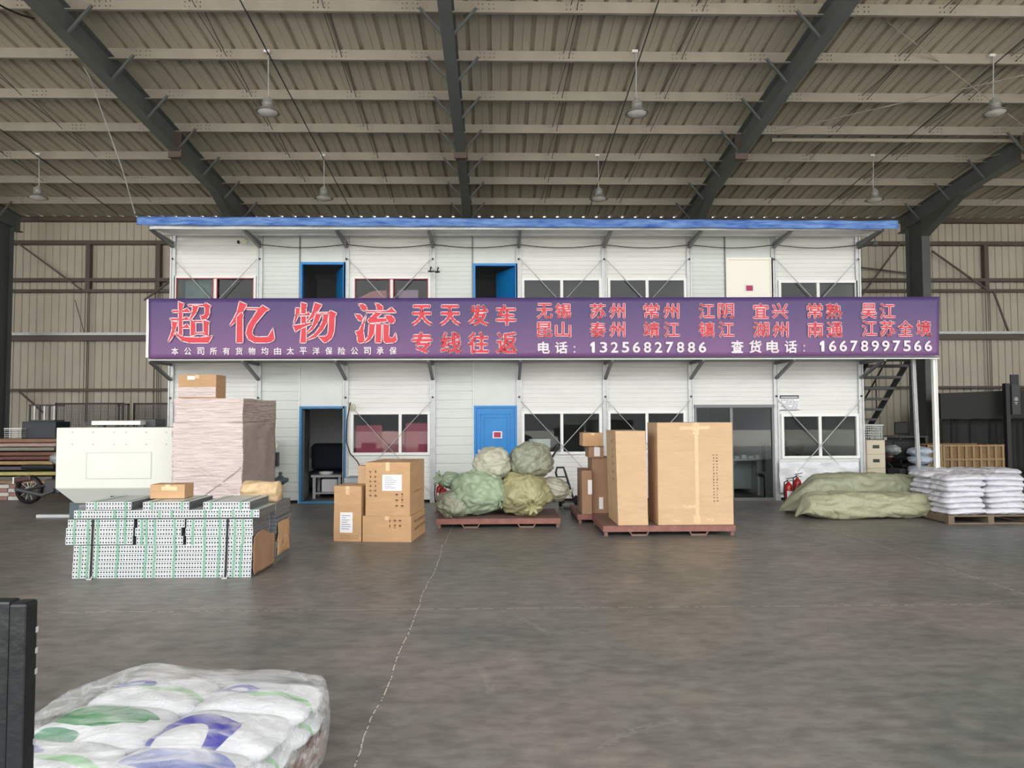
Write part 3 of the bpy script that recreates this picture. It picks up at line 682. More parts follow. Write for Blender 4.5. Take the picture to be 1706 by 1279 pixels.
m = MB().prism([(u0, YB+.15, Z2+.8), (u0+.72, YB+.15, Z2+.8), (u0+.66, YB+.15, fz(481)), (u0+.35, YB+.15, fz(483)), (u0, YB+.15, fz(497))], (0, .008, 0))
tag(m.build('curtain', m_pink2), 'pink curtain drawn aside in the upstairs red-trimmed window', 'curtain')
scallop(u0+.90, u1-.25, Z2+.8, fz(480), m_lil, 'lilac curtain in the right pane of the upstairs red-trimmed window')
tag(MB().box(fX(302, 470), fX(350, 470), YB+.2, YB+.21, Z2+.8, fz(462)).build('curtain', mat('teal_cloth', (112, 134, 138), .6, 0, .3, 5)), 'grey-blue hanging cloth in the upstairs window at the left end', 'curtain')
# posters / boards seen through lower windows
tag(MB().box(fX(882), fX(918), YB+.3, YB+.31, fz(748), fz(732)).build('notice_board', m_paper), 'white board standing inside the window right of the blue door', 'board')
tag(MB().box(fX(1372), fX(1402), YR-.1, YR-.05, 1.55, 1.9).build('wall_blind', m_woodl), 'slatted beige blind on the far wall inside the right end window', 'blind')
# office chair seen in the right end window (round back)
def lying(p): pass
c_ = P(1325, 738, YB+.45)
t = thing('office_chair', 'black round-backed office chair inside the right end window', 'chair', (c_.x, c_.y, 0))
MB().lathe([(.0, -.02), (.20, -.02), (.22, .02), (.18, .05), (0, .05)], (c_.x, c_.y, c_.z-.02), 20, 'y').build('backrest', m_black, t, True)
MB().box(c_.x-.22, c_.x+.22, c_.y+.02, c_.y+.45, .46, .54).build('seat', m_black, t, bevel=.03)
m = MB().tube([(c_.x, c_.y+.24, .06), (c_.x, c_.y+.24, .47)], .03, 8)
for k in range(5): m.bar((c_.x, c_.y+.24, .08), (c_.x+.28*math.cos(k*1.257), c_.y+.24+.28*math.sin(k*1.257), .03), .04)
m.tube([(c_.x, c_.y+.03, c_.z-.1), (c_.x, c_.y+.1, .5)], .03, 6); m.build('base', m_dark, t)
# room behind the open lower door: sofa and table
a = P(503, 780, 17.5).x
t = thing('sofa', 'dark blue sofa against the rear of the room behind the open lower doorway', 'sofa', (a+.6, 18.2, 0))
m_sofa = mat('sofa_cloth', (38, 44, 58), .7)
MB().box(a+.05, a+1.15, 17.5, 18.3, .1, .5).build('seat', m_sofa, t, bevel=.05)
MB().box(a+.05, a+1.15, 18.15, 18.45, .5, 1.15).build('backrest', m_sofa, t, bevel=.08)
x0, x1 = P(522, 790, 16.6).x, P(572, 790, 16.6).x
t = thing('side_table', 'small grey table with clutter inside the open lower doorway', 'table', ((x0+x1)/2, 16.6, 0))
zt = P(545, 790, 16.6).z
MB().box(x0, x1, 16.4, 16.95, zt-.05, zt).build('tabletop', m_galv, t)
for sx_ in (x0+.03, x1-.08):
    for sy in (16.43, 16.85): MB().box(sx_, sx_+.06, sy, sy+.06, 0, zt-.05).build('leg', m_galv, t)
MB().box(x0+.09, x1-.1, 16.45, 16.9, .1, .13).build('shelf', m_galv, t)
tag(MB().lathe([(0, 0), (.14, 0), (.16, .06), (.15, .06), (.13, .02), (0, .02)], ((x0+x1)/2-.05, 16.6, zt), 16).build('dish', m_whitep, None, True), 'pale dish on the small table inside the lower doorway', 'dish')
tag(MB().box(x0+.2, x0+.55, 16.5, 16.75, .13, .42).build('storage_tub', m_paper, bevel=.03), 'pale tub on the lower shelf of the small table indoors', 'tub')
# behind the glazed door: desk, chair, board
x0, x1 = P(1222, 762, 16.5).x, P(1268, 762, 16.5).x
t = thing('desk', 'pale desk with papers behind the glazed double door', 'desk', ((x0+x1)/2, 16.7, 0)); zt = P(1240, 764, 16.5).z
MB().box(x0-.3, x1, 16.5, 17.2, zt-.04, zt).build('desktop', m_galv, t)
MB().box(x0-.28, x1-.02, 17.1, 17.14, .1, zt-.04).build('modesty_panel', m_room, t)
for q in (x0-.27, x1-.07): MB().box(q, q+.05, 16.55, 16.6, 0, zt-.04).build('leg', m_room, t)
for k in range(4):
    tag(MB().box(x0+.06+.16*k, x0+.17+.16*k, 16.6, 16.8, zt, zt+.05+.03*(k % 2)).build('paper_stack', m_paper, bevel=.004), ['leftmost low', 'second', 'third', 'rightmost'][k]+' stack of papers on the desk behind the glass door', 'papers', 'papers on the desk')
a, b = P(1260, 728, 17.6), P(1288, 756, 17.6)
tag(MB().box(a.x, b.x, 17.6, 17.63, b.z, a.z).build('framed_board', mat('board_cream', (206, 206, 190), .5)), 'pale square board standing behind the glazed double door', 'board')
a = P(1283, 770, 16.4)
t = thing('desk_chair', 'grey high-back chair beside the desk behind the glass door', 'chair', (a.x, 16.4, 0))
MB().box(a.x-.23, a.x+.2, 16.2, 16.28, .55, 1.2).build('backrest', m_dgrey, t, bevel=.03); MB().box(a.x-.23, a.x+.2, 16.28, 16.7, .42, .5).build('seat', m_dgrey, t, bevel=.03)
for q in (-.2, .15):
    for s_ in (16.25, 16.62): MB().box(a.x+q, a.x+q+.03, s_, s_+.03, 0, .45).build('leg', m_dark, t)
# hoses of light brackets under windows: crumpled sheet in the right end bay
m_foil = mat('white_film', (226, 228, 232), .3, 0, .1, 4, .8, 5, (1, 1, 2))
a, b = P(1297, 768, YB-.05), P(1431, 800, YB-.05)
def sf(u, v): 
    x = a.x+(b.x-a.x)*u; z = b.z+(a.z-b.z)*v-.25*(1-v)
    return (x, YB-.07-.05*noise.noise(Vector((x*3, z*5, 2)))-.03*(1-v), z)
tag(MB().grid(sf, 40, 16).build('plastic_sheeting', m_foil, None, True, solid=.003), 'crumpled white plastic sheeting under the right end window', 'plastic sheet')

# ---------------------------------------------------------------- staircase
t = thing('metal_staircase', 'dark open-tread steel stairs rising to the balcony beside the building', 'staircase', (8.3, 17, 0))
xs0, xs1 = XF(8)+.12, XF(8)+1.0; ya, yb_ = 15.35, 18.9
for x in (xs0, xs1):
    m = MB(); m.prism([(x-.02, ya, Z2), (x-.02, yb_, 0), (x-.02, yb_+.25, 0), (x-.02, ya+.2, Z2)], (.04, 0, 0)); m.build('stringer', m_dark, t)
nst = 13
for k in range(nst):
    z = Z2*(1-(k+.5)/nst); y = ya+(yb_-ya)*(k+.5)/nst
    MB().box(xs0, xs1, y, y+.24, z-.055, z).build('tread', m_dark, t)
m = MB()
for x in (xs1,): 
    m.tube([(x, ya, Z2+.9), (x, yb_, .9)], .02, 8)
    for k in (1, 5, 9, 12): z = Z2*(1-(k+.5)/nst); y = ya+(yb_-ya)*(k+.5)/nst; m.tube([(x, y, z), (x, y, z+.9)], .015, 6)
m.build('handrail', m_dark, t)
# ================================================================ GOODS ON THE FLOOR
def marks(p0, ux, uz, nrm, rows, cols, cell, name, parent, mt=m_ink, seed=1):
    """small printed handling symbols in a grid: arrows, glasses, umbrellas as plain little shapes"""
    rnd = random.Random(seed); m = MB()
    for r in range(rows):
        for c in range(cols):
            o = p0+ux*(c*cell*1.35)+uz*(-r*cell*1.35)+nrm*.002; s = cell/2; k = rnd.randrange(3)
            q = lambda a, b: o+ux*(a*s)+uz*(b*s)
            if k == 0: m.add([q(-.5, .1), q(.5, .1), q(0, .9)], [(0, 1, 2)]); m.add([q(-.15, -.9), q(.15, -.9), q(.15, .1), q(-.15, .1)], [(0, 1, 2, 3)])
            elif k == 1: m.add([q(-.5, .9), q(.5, .9), q(.3, .1), q(-.3, .1)], [(0, 1, 2, 3)]); m.add([q(-.08, .1), q(.08, .1), q(.08, -.7), q(-.08, -.7)], [(0, 1, 2, 3)]); m.add([q(-.4, -.9), q(.4, -.9), q(.4, -.7), q(-.4, -.7)], [(0, 1, 2, 3)])
            else: m.add([q(-.8, .1), q(-.5, .7), q(.5, .7), q(.8, .1)], [(0, 1, 2, 3)]); m.add([q(-.08, -.9), q(.08, -.9), q(.08, .1), q(-.08, .1)], [(0, 1, 2, 3)])
    return m.build(name, mt, parent)
def carton(label, A, B, H, D, z0=0, mt=None, tape='h', group=None, jit=.006, kind='carton', seam_c=.5, lean=0, pinch=0, seed=0):
    """A, B: front bottom corners (x, y); H height; D depth behind the front edge"""
    mt = mt or m_card; A = Vector((A[0], A[1], z0)); B = Vector((B[0], B[1], z0)); ux = (B-A).normalized(); uy = Vector((-ux.y, ux.x, 0)); uz = Vector((0, 0, 1)); W = (B-A).length
    t = thing(kind, label, 'cardboard box', (A+B)/2+uy*D/2, group)
    def bx(u, v, h):  # u across, v depth, h height
        n = noise.noise(Vector((u*2.3+seed, v*2.1, h*2.7)))*jit*1.6
        sq = 1-pinch*(1-h/H)
        uu = W/2+(u-W/2)*sq
        return A+ux*(uu+lean*h/H)+uy*(v+n)+uz*h
    m = MB(); N = 8
    for (f) in (lambda a, b: bx(a*W, -0.0, b*H), lambda a, b: bx(a*W, D, b*H), lambda a, b: bx(0, a*D, b*H), lambda a, b: bx(W, a*D, b*H), lambda a, b: bx(a*W, b*D, H), lambda a, b: bx(a*W, b*D, 0)):
        m.grid(f, N, N)
    b = m.build('box_body', mt, t, False)
    bm_ = bpy_weld(b)
    fr = -uy
    def quad(mm, c, w, h, n, u, e=.003):
        o = c+n*e; mm.add([o-u*w/2-uz*h/2, o+u*w/2-uz*h/2, o+u*w/2+uz*h/2, o-u*w/2+uz*h/2], [(0, 1, 2, 3)])
    if tape in ('top', 'h', 'v'):
        m = MB()
        if tape == 'v': m.grid(lambda a, b: bx(W*seam_c+(a-.5)*.055, 0, b*H)+fr*(.003), 1, N)
        m.grid(lambda a, b: bx(W*.5+(a-.5)*.06, b*D, H)+uz*.003, 1, N)
        if tape == 'h': m.grid(lambda a, b: bx(W*.5+(a-.5)*.06, 0, H*(1-b*.16))+fr*.003, 1, 2)
        m.build('tape', m_tape, t)
    t_ = dict(A=A, ux=ux, uy=uy, uz=uz, W=W, H=H, D=D, bx=bx, root=t, quad=quad)
    return t_
def bpy_weld(o):
    import bmesh
    bm = bmesh.new(); bm.from_mesh(o.data); bmesh.ops.remove_doubles(bm, verts=bm.verts, dist=.0005); bmesh.ops.recalc_face_normals(bm, faces=bm.faces); bm.to_mesh(o.data); bm.free()
def label_on(c, u, h, w, hh, face='front', name='paper_label', mt=None, lines=True):
    bx, uz = c['bx'], c['uz']
    if face == 'front': n = -c['uy']; f = lambda a, b: bx(c['W']*u+(a-.5)*w, 0, c['H']*h+(b-.5)*hh)+n*.004
    elif face == 'left': n = -c['ux']; f = lambda a, b: bx(0, c['D']*u+(a-.5)*w, c['H']*h+(b-.5)*hh)+n*.004
    else: n = c['ux']; f = lambda a, b: bx(c['W'], c['D']*u+(a-.5)*w, c['H']*h+(b-.5)*hh)+n*.004
    o = MB().grid(f, 2, 2).build(name, mt or m_paper, c['root'])
    if lines:
        m = MB(); rnd = random.Random(len(ORG))
        for k in range(7):
            b0 = .86-.11*k; a0 = .12; L_ = rnd.uniform(.3, .75)
            m.add([f(a0, b0)+n*.002, f(a0+L_, b0)+n*.002, f(a0+L_, b0-.03)+n*.002, f(a0, b0-.03)+n*.002], [(0, 1, 2, 3)])
        m.build('printed_lines', mat('label_ink', (130, 136, 158), .6), o)
    return o
def colmarks(c, u, h, n_, sz, face='front', vert=True, name='print', mt=m_ink, gap=1.35, rows=1):
    """a line of small blocky printed characters"""
    m = MB(); rnd = random.Random(n_); bx = c['bx']
    for r in range(rows):
        for k in range(n_):
            a = -k*sz*gap if vert else 0; b = 0 if vert else k*sz*gap
            for _ in range(3):
                w_, h_ = (rnd.uniform(.3, .9)*sz, sz*.16) if rnd.random() < .5 else (sz*.16, rnd.uniform(.4, .9)*sz)
                du = b+rnd.uniform(-.3, .3)*sz*.5+(r*sz*1.5 if vert else 0); dh = a+rnd.uniform(-.3, .3)*sz*.6-(0 if vert else r*sz*1.5)
                if face == 'front': g = lambda i, j: bx(c['W']*u+du+i*w_/2, 0, c['H']*h+dh+j*h_/2)-c['uy']*.003
                elif face == 'left': g = lambda i, j: bx(0, c['D']*u+du+i*w_/2, c['H']*h+dh+j*h_/2)-c['ux']*.003
                else: g = lambda i, j: bx(c['W'], c['D']*u+du+i*w_/2, c['H']*h+dh+j*h_/2)+c['ux']*.003
                m.add([g(-1, -1), g(1, -1), g(1, 1), g(-1, 1)], [(0, 1, 2, 3)])
    return m.build(name, mt, c['root'])
def fedge(pxl, pyl, pxr, pyr, z0=0):
    a, b = G(pxl, pyl, z0), G(pxr, pyr, z0); return (a.x, a.y), (b.x, b.y)
def hz(px, py, Y): return P(px, py, Y).z
# --- group of cartons left of the sack pallet
A, B = fedge(604, 902, 685, 903); H1 = hz(640, 859, A[1])
c = carton('large brown carton on the floor under a square carton, right of the narrow one', A, B, H1, .95, 0, seed=1)
marks(Vector((c['A'].x, c['A'].y, 0))+c['ux']*.40+c['uz']*(H1-.07), c['ux'], c['uz'], -c['uy'], 2, 3, .055, 'handling_marks', c['root'], seed=3)
colmarks(c, .25, .72, 8, .07, 'right', False, rows=2, name='printed_name')
A3 = (A[0]+.04, A[1]); B3 = (B[0]-.02, B[1]); H3 = hz(640, 770, A[1])-H1
c = carton('square brown carton with shipping label, stacked on top of the floor carton', A3, B3, H3, .92, H1+.002, seed=2)
label_on(c, .60, .62, .285, .23)
marks(Vector((c['A'].x, c['A'].y, H1))+c['ux']*.46+c['uz']*(.30), c['ux'], c['uz'], -c['uy'], 3, 2, .06, 'handling_marks', c['root'], seed=5)
colmarks(c, .11, .82, 6, .05, 'front', True, rows=2)
colmarks(c, .3, .42, 10, .04, 'right', False)
A, B = fedge(556, 901, 603, 902); B = (B[0]-.012, B[1]); H = hz(580, 809, A[1])
c = carton('narrow upright carton with crushed top corner and paper label, leftmost of the floor cartons', A, B, H, .5, 0, seed=4, jit=.012)
label_on(c, .46, .34, .19, .29); colmarks(c, .3, .10, 9, .022, 'front', False, rows=2)
a = P(600, 775, 11.35); 
c = carton('tall carton mostly hidden behind the narrow one, left of the square carton', (a.x, 11.18), (a.x+.40, 11.18), a.z, .3, 0, m_card2, seed=5, tape='none')
c = None
# --- pallets
def pallet(label, x0, y0, wx, dy, rot=0, name='pallet', group='dark red wooden pallets'):
    t = thing(name, label, 'pallet', (x0, y0, 0), group); t.rotation_euler.z = rot; o = Vector((x0, y0, 0)); h = .15
    MB().box(x0, x0+wx, y0, y0+dy, h-.03, h).build('deck', m_wood, t, bevel=.003)
    m = MB(); m.box(x0, x0+wx, y0-.02, y0, h-.085, h+.002); m.box(x0, x0+wx, y0+dy, y0+dy+.02, h-.085, h+.002); m.box(x0-.02, x0, y0-.02, y0+dy+.02, h-.085, h+.002); m.box(x0+wx, x0+wx+.02, y0-.02, y0+dy+.02, h-.085, h+.002)
    m.build('edge_frame', mat('pallet_red', (138, 92, 84), .7, 0, .2, 8), t)
    for xx in (x0, x0+wx-.05):
        for yy in (y0, y0+dy-.05): MB().box(xx, xx+.05, yy, yy+.05, 0, h-.03).build('leg', m_wood, t)
    for f_ in (.27, .73):
        for yy in (y0, y0+dy-.05):
            xc = x0+wx*f_; m = MB(); m.bar((xc-.17, yy+.025, h-.04), (xc-.11, yy+.025, .015), .04, .02); m.bar((xc+.17, yy+.025, h-.04), (xc+.11, yy+.025, .015), .04, .02); m.box(xc-.12, xc+.12, yy+.005, yy+.045, 0, .025)
            m.build('foot_bracket', mat('bracket_brown', (120, 96, 84), .6), t)
    return t
pl, pr = G(729, 880), G(933, 880)
pallet('dark red pallet carrying the heap of woven sacks', pl.x, pl.y, pr.x-pl.x, 1.25)
YS = pl.y
pa, pb = G(1007, 893), G(1224, 892)
pallet('front dark red pallet under the two tall cartons', pa.x, pa.y, pb.x-pa.x, 1.25, .0)
YC = pa.y
pallet('rear dark red pallet behind the tall cartons, under the stack of small cartons', pa.x-.24, YC+1.32, 1.5, 1.3)
# --- tall cartons
A, B = fedge(1099, 876, 1224, 875, .15); A = (A[0], YC+.06); B = (B[0]+.01, YC+.06)
H = hz(1150, 704, YC+.06)-.15
H_big = H
c = carton('largest pale brown carton standing on the front pallet, right of the slim one', A, B, H, .72, .152, m_card2, 'v', seam_c=.52, jit=.004, seed=8)
colmarks(c, .745, .68, 16, .034, rows=2); colmarks(c, .5, .38, 7, .06, 'left', True, name='printed_name')
m = MB(); W_ = c['W']
for (u0, u1, h0, h1) in ((.30, .70, .93, .965), (.47, .56, .88, .99), (.33, .52, .155, .185), (.47, .56, .02, .09), (.2, .3, .03, .045), (.64, .74, .04, .06)):
    m.add([c['bx'](W_*a_, 0, H_big*b_+.012*math.sin(a_*40))-c['uy']*.004 for a_, b_ in ((u0, h0), (u1, h0), (u1, h1), (u0, h1))], [(0, 1, 2, 3)])
m.build('tape_patch', m_tape, c['root'])
A = (P(1030, 870, YC+.05).x, YC+.05); B = (P(1080, 870, YC+.05).x, YC+.05); H = hz(1050, 718, YC+.05)-.15
c = carton('slim tall pale carton with dented left side, left of the largest one', A, B, H, .95, .152, m_card2, 'none', seed=11, jit=.012, lean=-.03)
colmarks(c, .35, .88, 6, .085, 'left', True, name='printed_name', mt=m_blackink); colmarks(c, .1, .05, 6, .03, 'front', False, mt=m_tape)
Y2 = YC+1.45
A = (P(987, 850, Y2).x, Y2); B = (P(1016, 850, Y2).x, Y2)
c = carton('tall dull brown carton behind the slim one, holding the small cartons', A, B, hz(1000, 762, Y2)-.15, .6, .152, m_card3, 'none', seed=13)
label_on(c, .5, .18, .07, .2, 'front', lines=False)
zt_ = hz(1000, 762, Y2)
A = (P(981, 760, Y2-.05).x, Y2-.05); B = (P(1006, 760, Y2-.05).x, Y2-.05); h_ = hz(990, 743, Y2-.05)-zt_
c = carton('small brown carton with white label, second from the top of the rear stack', A, B, h_, .5, zt_+.002, m_card3, seed=14); label_on(c, .55, .5, .10, .15, lines=False)
A = (P(971, 742, Y2-.1).x, Y2-.1); B = (P(1004, 742, Y2-.1).x, Y2-.1)
c = carton('small flat carton overhanging at the top of the rear carton stack', A, B, hz(990, 721, Y2-.1)-zt_-h_-.004, .5, zt_+h_+.004, m_card, seed=15)
A = (P(969, 848, Y2-.05).x, Y2-.12); B = (P(985, 848, Y2).x, Y2-.12)
c = carton('flat brown carton standing on edge at the left of the rear pallet', A, B, hz(975, 783, Y2)-.15, .7, .152, m_card3, 'none', seed=16); label_on(c, .8, .62, .07, .24, lines=False)
a = P(1083, 722, YC+1.6)
# --- woven sacks
def weave(name, rgb, var=.1):
    m = mat(name, rgb, .5, 0, var, 3, .8, 6); return m
m_s_green = weave('woven_green', (160, 178, 150)); m_s_grey = weave('woven_grey', (150, 154, 134)); m_s_olive = weave('woven_olive', (166, 162, 122)); m_s_pale = weave('woven_pale', (186, 186, 168)); m_s_khaki = weave('woven_khaki', (150, 150, 118))
def sack(label, px, py, Y, rx, rz, ry, d, mt, seed, zmin=.15, tuft=.5, name='woven_sack', pole=1.0, group='tied woven sacks on the pallet'):
    c = P(px, py, Y); d = Vector(d).normalized(); q = d.to_track_quat('Z', 'Y').to_matrix()
    t = thing(name, label, 'sack', (c.x, c.y, zmin), group)
    zb = max(zmin, 0)
    def f(u, v):
        th = u*2*pi; ph = v*pi; s, co = math.sin(ph), math.cos(ph)
        near = max(0, co)**1.5
        pl_ = (.055*near+.012)*s*math.sin(th*11+seed+3*v)+.035*near*s*math.sin(th*17+seed*2)
        sp_ = (abs(s)**.82)*(1+pl_); v0 = Vector((math.cos(th)*sp_, math.sin(th)*sp_, co*(1.0)*pole))
        v0 = q @ v0
        nn = noise.noise(v0*1.6+Vector((seed, 0, 0)))*.14+noise.noise(v0*4+Vector((seed, 5, 0)))*.06+.035*math.sin(6*v0.z+4*noise.noise(v0*2.2+Vector((0, seed, 0)))*2.5)*(1-near)
        cz = lambda k, w_, o_: max(0, 1-abs(noise.noise(v0*k+Vector((o_, seed, 0))))/w_)
        v0 = v0*(1+nn-.055*cz(1.9, .10, 3)-.035*cz(3.6, .10, 7))
        p = Vector((c.x+v0.x*rx, c.y+v0.y*ry, c.z+v0.z*rz))
        if p.z < zb+.01: p.z = zb+.004+.012*noise.noise(p*9)**2
        return p
    MB().grid(f, 96, 48, True).build('sack_body', mt, t, True)
    if tuft:
        top = Vector(f(0, 0)); 
        m = MB()
        def g(u, v):
            th = u*2*pi; r = (.028+.10*v**1.3*tuft)*(1+.35*math.sin(th*7+seed)*v)
            p0 = q @ Vector((math.cos(th)*r, math.sin(th)*r, -.03+v*.13*tuft))
            return top+p0
        m.grid(g, 40, 6, True).build('tied_neck', mt, t, True, solid=.003)
        MB().lathe([(.034, -.008), (.034, .008)], top+(q @ Vector((0, 0, .0))), 14, 'z', q).build('string_tie', mat('sack_string', (206, 198, 160), .6), t)
    return t
ps = .0100
sack('large light green sack lying at the centre left of the pallet', 797, 820, YS+.42, .46, .355, .42, (.8, -.5, -.35), m_s_green, 1, tuft=.6)
sack('big khaki sack tied at the front, right half of the pallet', 872, 822, YS+.48, .45, .38, .46, (.25, -.9, -.35), m_s_olive, 2, tuft=.9)
sack('crumpled grey-green sack at the left end of the pallet', 757, 838, YS+.36, .33, .22, .32, (-.2, -.4, -.6), m_s_grey, 3, tuft=.4)
sack('small pale green sack with knotted neck behind the light green one', 752, 800, YS+.75, .20, .14, .25, (-.7, -.4, .2), m_s_green, 4, tuft=.8, zmin=.5)
sack('round grey-beige sack resting upper left with gathered mouth facing front', 821, 772, YS+.55, .315, .29, .33, (-.55, -.78, -.15), m_s_pale, 5, tuft=.3, zmin=.55)
sack('topmost grey-green sack at the upper right of the heap', 885, 767, YS+.60, .375, .31, .36, (.3, -.75, .1), m_s_grey, 6, tuft=.25, zmin=.55)
sack('khaki sack end poking out at the right of the heap', 918, 815, YS+.75, .30, .20, .32, (.9, -.2, -.2), m_s_pale, 7, tuft=.5, zmin=.15)
sack('khaki sack in the middle of the heap under the two top ones', 850, 815, YS+.95, .5, .4, .3, (0, .9, 0), m_s_khaki, 8, tuft=0)
# --- long bales
def bale(label, pxl, pxr, pyt, pyb, Y, ry, mt, seed, z0=0, taper=.12):
    a, b = P(pxl, pyb, Y), P(pxr, pyb, Y); zt = P(pxl, pyt, Y).z; xc, rx = (a.x+b.x)/2, (b.x-a.x)/2; rz = (zt-z0)/2
    def f(u, v):
        x = -1+2*v; th = u*2*pi
        e = (max(0, 1-abs(x)**7))**.5; ends = .05*(1-e)
        tw = noise.noise(Vector((x*2.2+seed, math.cos(th)*1.2, math.sin(th)*1.2)))
        fo = .035*math.sin(th*6+x*5+seed+4*tw)+.02*math.sin(th*11-x*9+seed)
        cy, sz = math.cos(th), math.sin(th); k = (abs(cy)**3.2+abs(sz)**3.2)**(-1/3.2)
        r = e*k*(1+fo+.10*tw)*(1+.05*math.sin(x*4+seed))
        tp = min(1, (1+x)/2/taper)**.7 if taper else 1; tp = .12+.88*tp
        n2 = noise.noise(Vector((x*2.2+seed, math.cos(th)*1.5-x*1.5, math.sin(th)*1.5+x))); r *= 1-.07*max(0, 1-abs(n2)/.10)-.04*max(0, 1-abs(noise.noise(Vector((x*6, th*.8+x*3, seed*2))))/.12)
        z = z0+(rz+rz*sz*r*.97)*tp; r *= .35+.65*tp; z = max(z0+.005, z)
        return (xc+x*rx*(1+.02*math.sin(th*3+seed)), Y+ry+cy*ry*r, z+.02*noise.noise(Vector((x*5, th, seed))))
    o = MB().grid(f, 72, 130, True).build('woven_bale', mt, None, True)
    return tag(o, label, 'bale', 'long woven bales beside the extinguishers')
m_bale = weave('woven_bale_khaki', (164, 164, 136)); m_bale2 = weave('woven_bale_green', (150, 154, 128))
bale('front long olive woven bale lying along the floor', 1339, 1572, 822, 868, 12.55, .30, m_bale, 3, taper=.06)
bale('rear taller grey-green woven bale behind the front bale', 1312, 1572, 791, 850, 13.2, .33, m_bale2, 8, taper=.22)
# --- white sacks on pallets
m_ws = mat('white_sack', (214, 214, 222), .42, 0, .06, 5, 1.0, 7, (1, 1, 2))
def wsack_proto():
    def f(u, v):
        th = u*2*pi; ph = (v-.5)*pi; cx_, cy_ = math.cos(th), math.sin(th); k = (abs(cx_)**5+abs(cy_)**5)**(-1/5); c2 = max(0, math.cos(ph))**.55
        x, y = cx_*k*c2, cy_*k*c2; e = (1-max(abs(x), abs(y))**3)
        z = math.sin(ph)*(abs(math.sin(ph))**-.4 if abs(math.sin(ph)) > .01 else 1)
        z = z*(.25+.75*max(0, e)**.5)
        n_ = noise.noise(Vector((x*3, y*3, z*2)))*.12+.05*math.sin(x*13+y*4)
        cr_ = max(0, 1-abs(noise.noise(Vector((x*2.5, y*2.5, 4))))/.12)*.22
        return (x*.345*(1+.03*math.sin(y*9)), y*.31*(1+.02*math.sin(x*11)), .074*(z*(1-cr_)+n_*abs(z)*1.6)-.012*x*x)
    return MB().grid(f, 56, 22, True).build('white_sack', m_ws, None, True)
ws = wsack_proto(); first = True
def wsack(x, y, z, rz, label, group, s=1):
    global first
    o = ws if first else ws.copy()
    if not first: COL.objects.link(o)
    first = False; o.location = (x, y, z); o.rotation_euler = (random.uniform(-.02, .02), random.uniform(-.05, .05), rz+random.uniform(-.07, .07)+random.choice((0, pi))); o.scale = (s, 1, 1)
    return tag(o, label, 'sack', group)
Yw = G(1640, 873).y; xw = P(1581, 850, Yw).x; H_ = hz(1640, 792, Yw+.1); rows_ = 7; dz = (H_-.15)/rows_
names_ = ['bottom', 'second', 'third', 'fourth', 'fifth', 'sixth', 'top']
for r_ in range(rows_):
    for k in range(2):
        for d in range(2):
            wsack(xw+.34+k*.68+random.uniform(-.03, .03)+(.03 if r_ % 2 else 0), Yw+.33+d*.6, .15+dz*(r_+.5), 0, '%s-layer white sack in the front pallet stack, %s %s column' % (names_[r_], ('front', 'rear')[d], ('left', 'right')[k]), 'white sacks on the front pallet')
m_woodd = mat('old_wood', (112, 98, 82), .8, 0, .2, 4, .2, 20)
def plainpallet(label, x0, y0, wx, dy):
    t = thing('pallet', label, 'pallet', (x0, y0, 0))
    for k in range(6): MB().box(x0, x0+wx, y0+k*dy/5.5, y0+k*dy/5.5+.12, .12, .142).build('deck_board', m_woodd, t)
    for k in range(3): MB().box(x0+k*(wx-.1)/2, x0+k*(wx-.1)/2+.1, y0, y0+dy, .02, .12).build('stringer', m_woodd, t)
    for k in range(2): MB().box(x0, x0+wx, y0+k*(dy-.1), y0+k*(dy-.1)+.1, 0, .02).build('bottom_board', m_woodd, t)
plainpallet('low wooden pallet under the front stack of white sacks', xw, Yw+.02, 1.42, 1.25)
xr2 = P(1540, 800, 14.3).x
plainpallet('wooden pallet under the rear stack of white sacks', xr2, 14.1, 1.9, .75)
Hr = hz(1600, 781, 14.4); dz2 = (Hr-.15)/6
for r_ in range(6):
    for k in range(3):
        wsack(xr2+.33+k*.62, 14.45, .15+dz2*(r_+.5), 0, '%s-layer white sack in the rear stack, %s column' % (['bottom', 'second', 'third', 'fourth', 'fifth', 'top'][r_], ('left', 'middle', 'right')[k]), 'white sacks in the rear stack', .95)
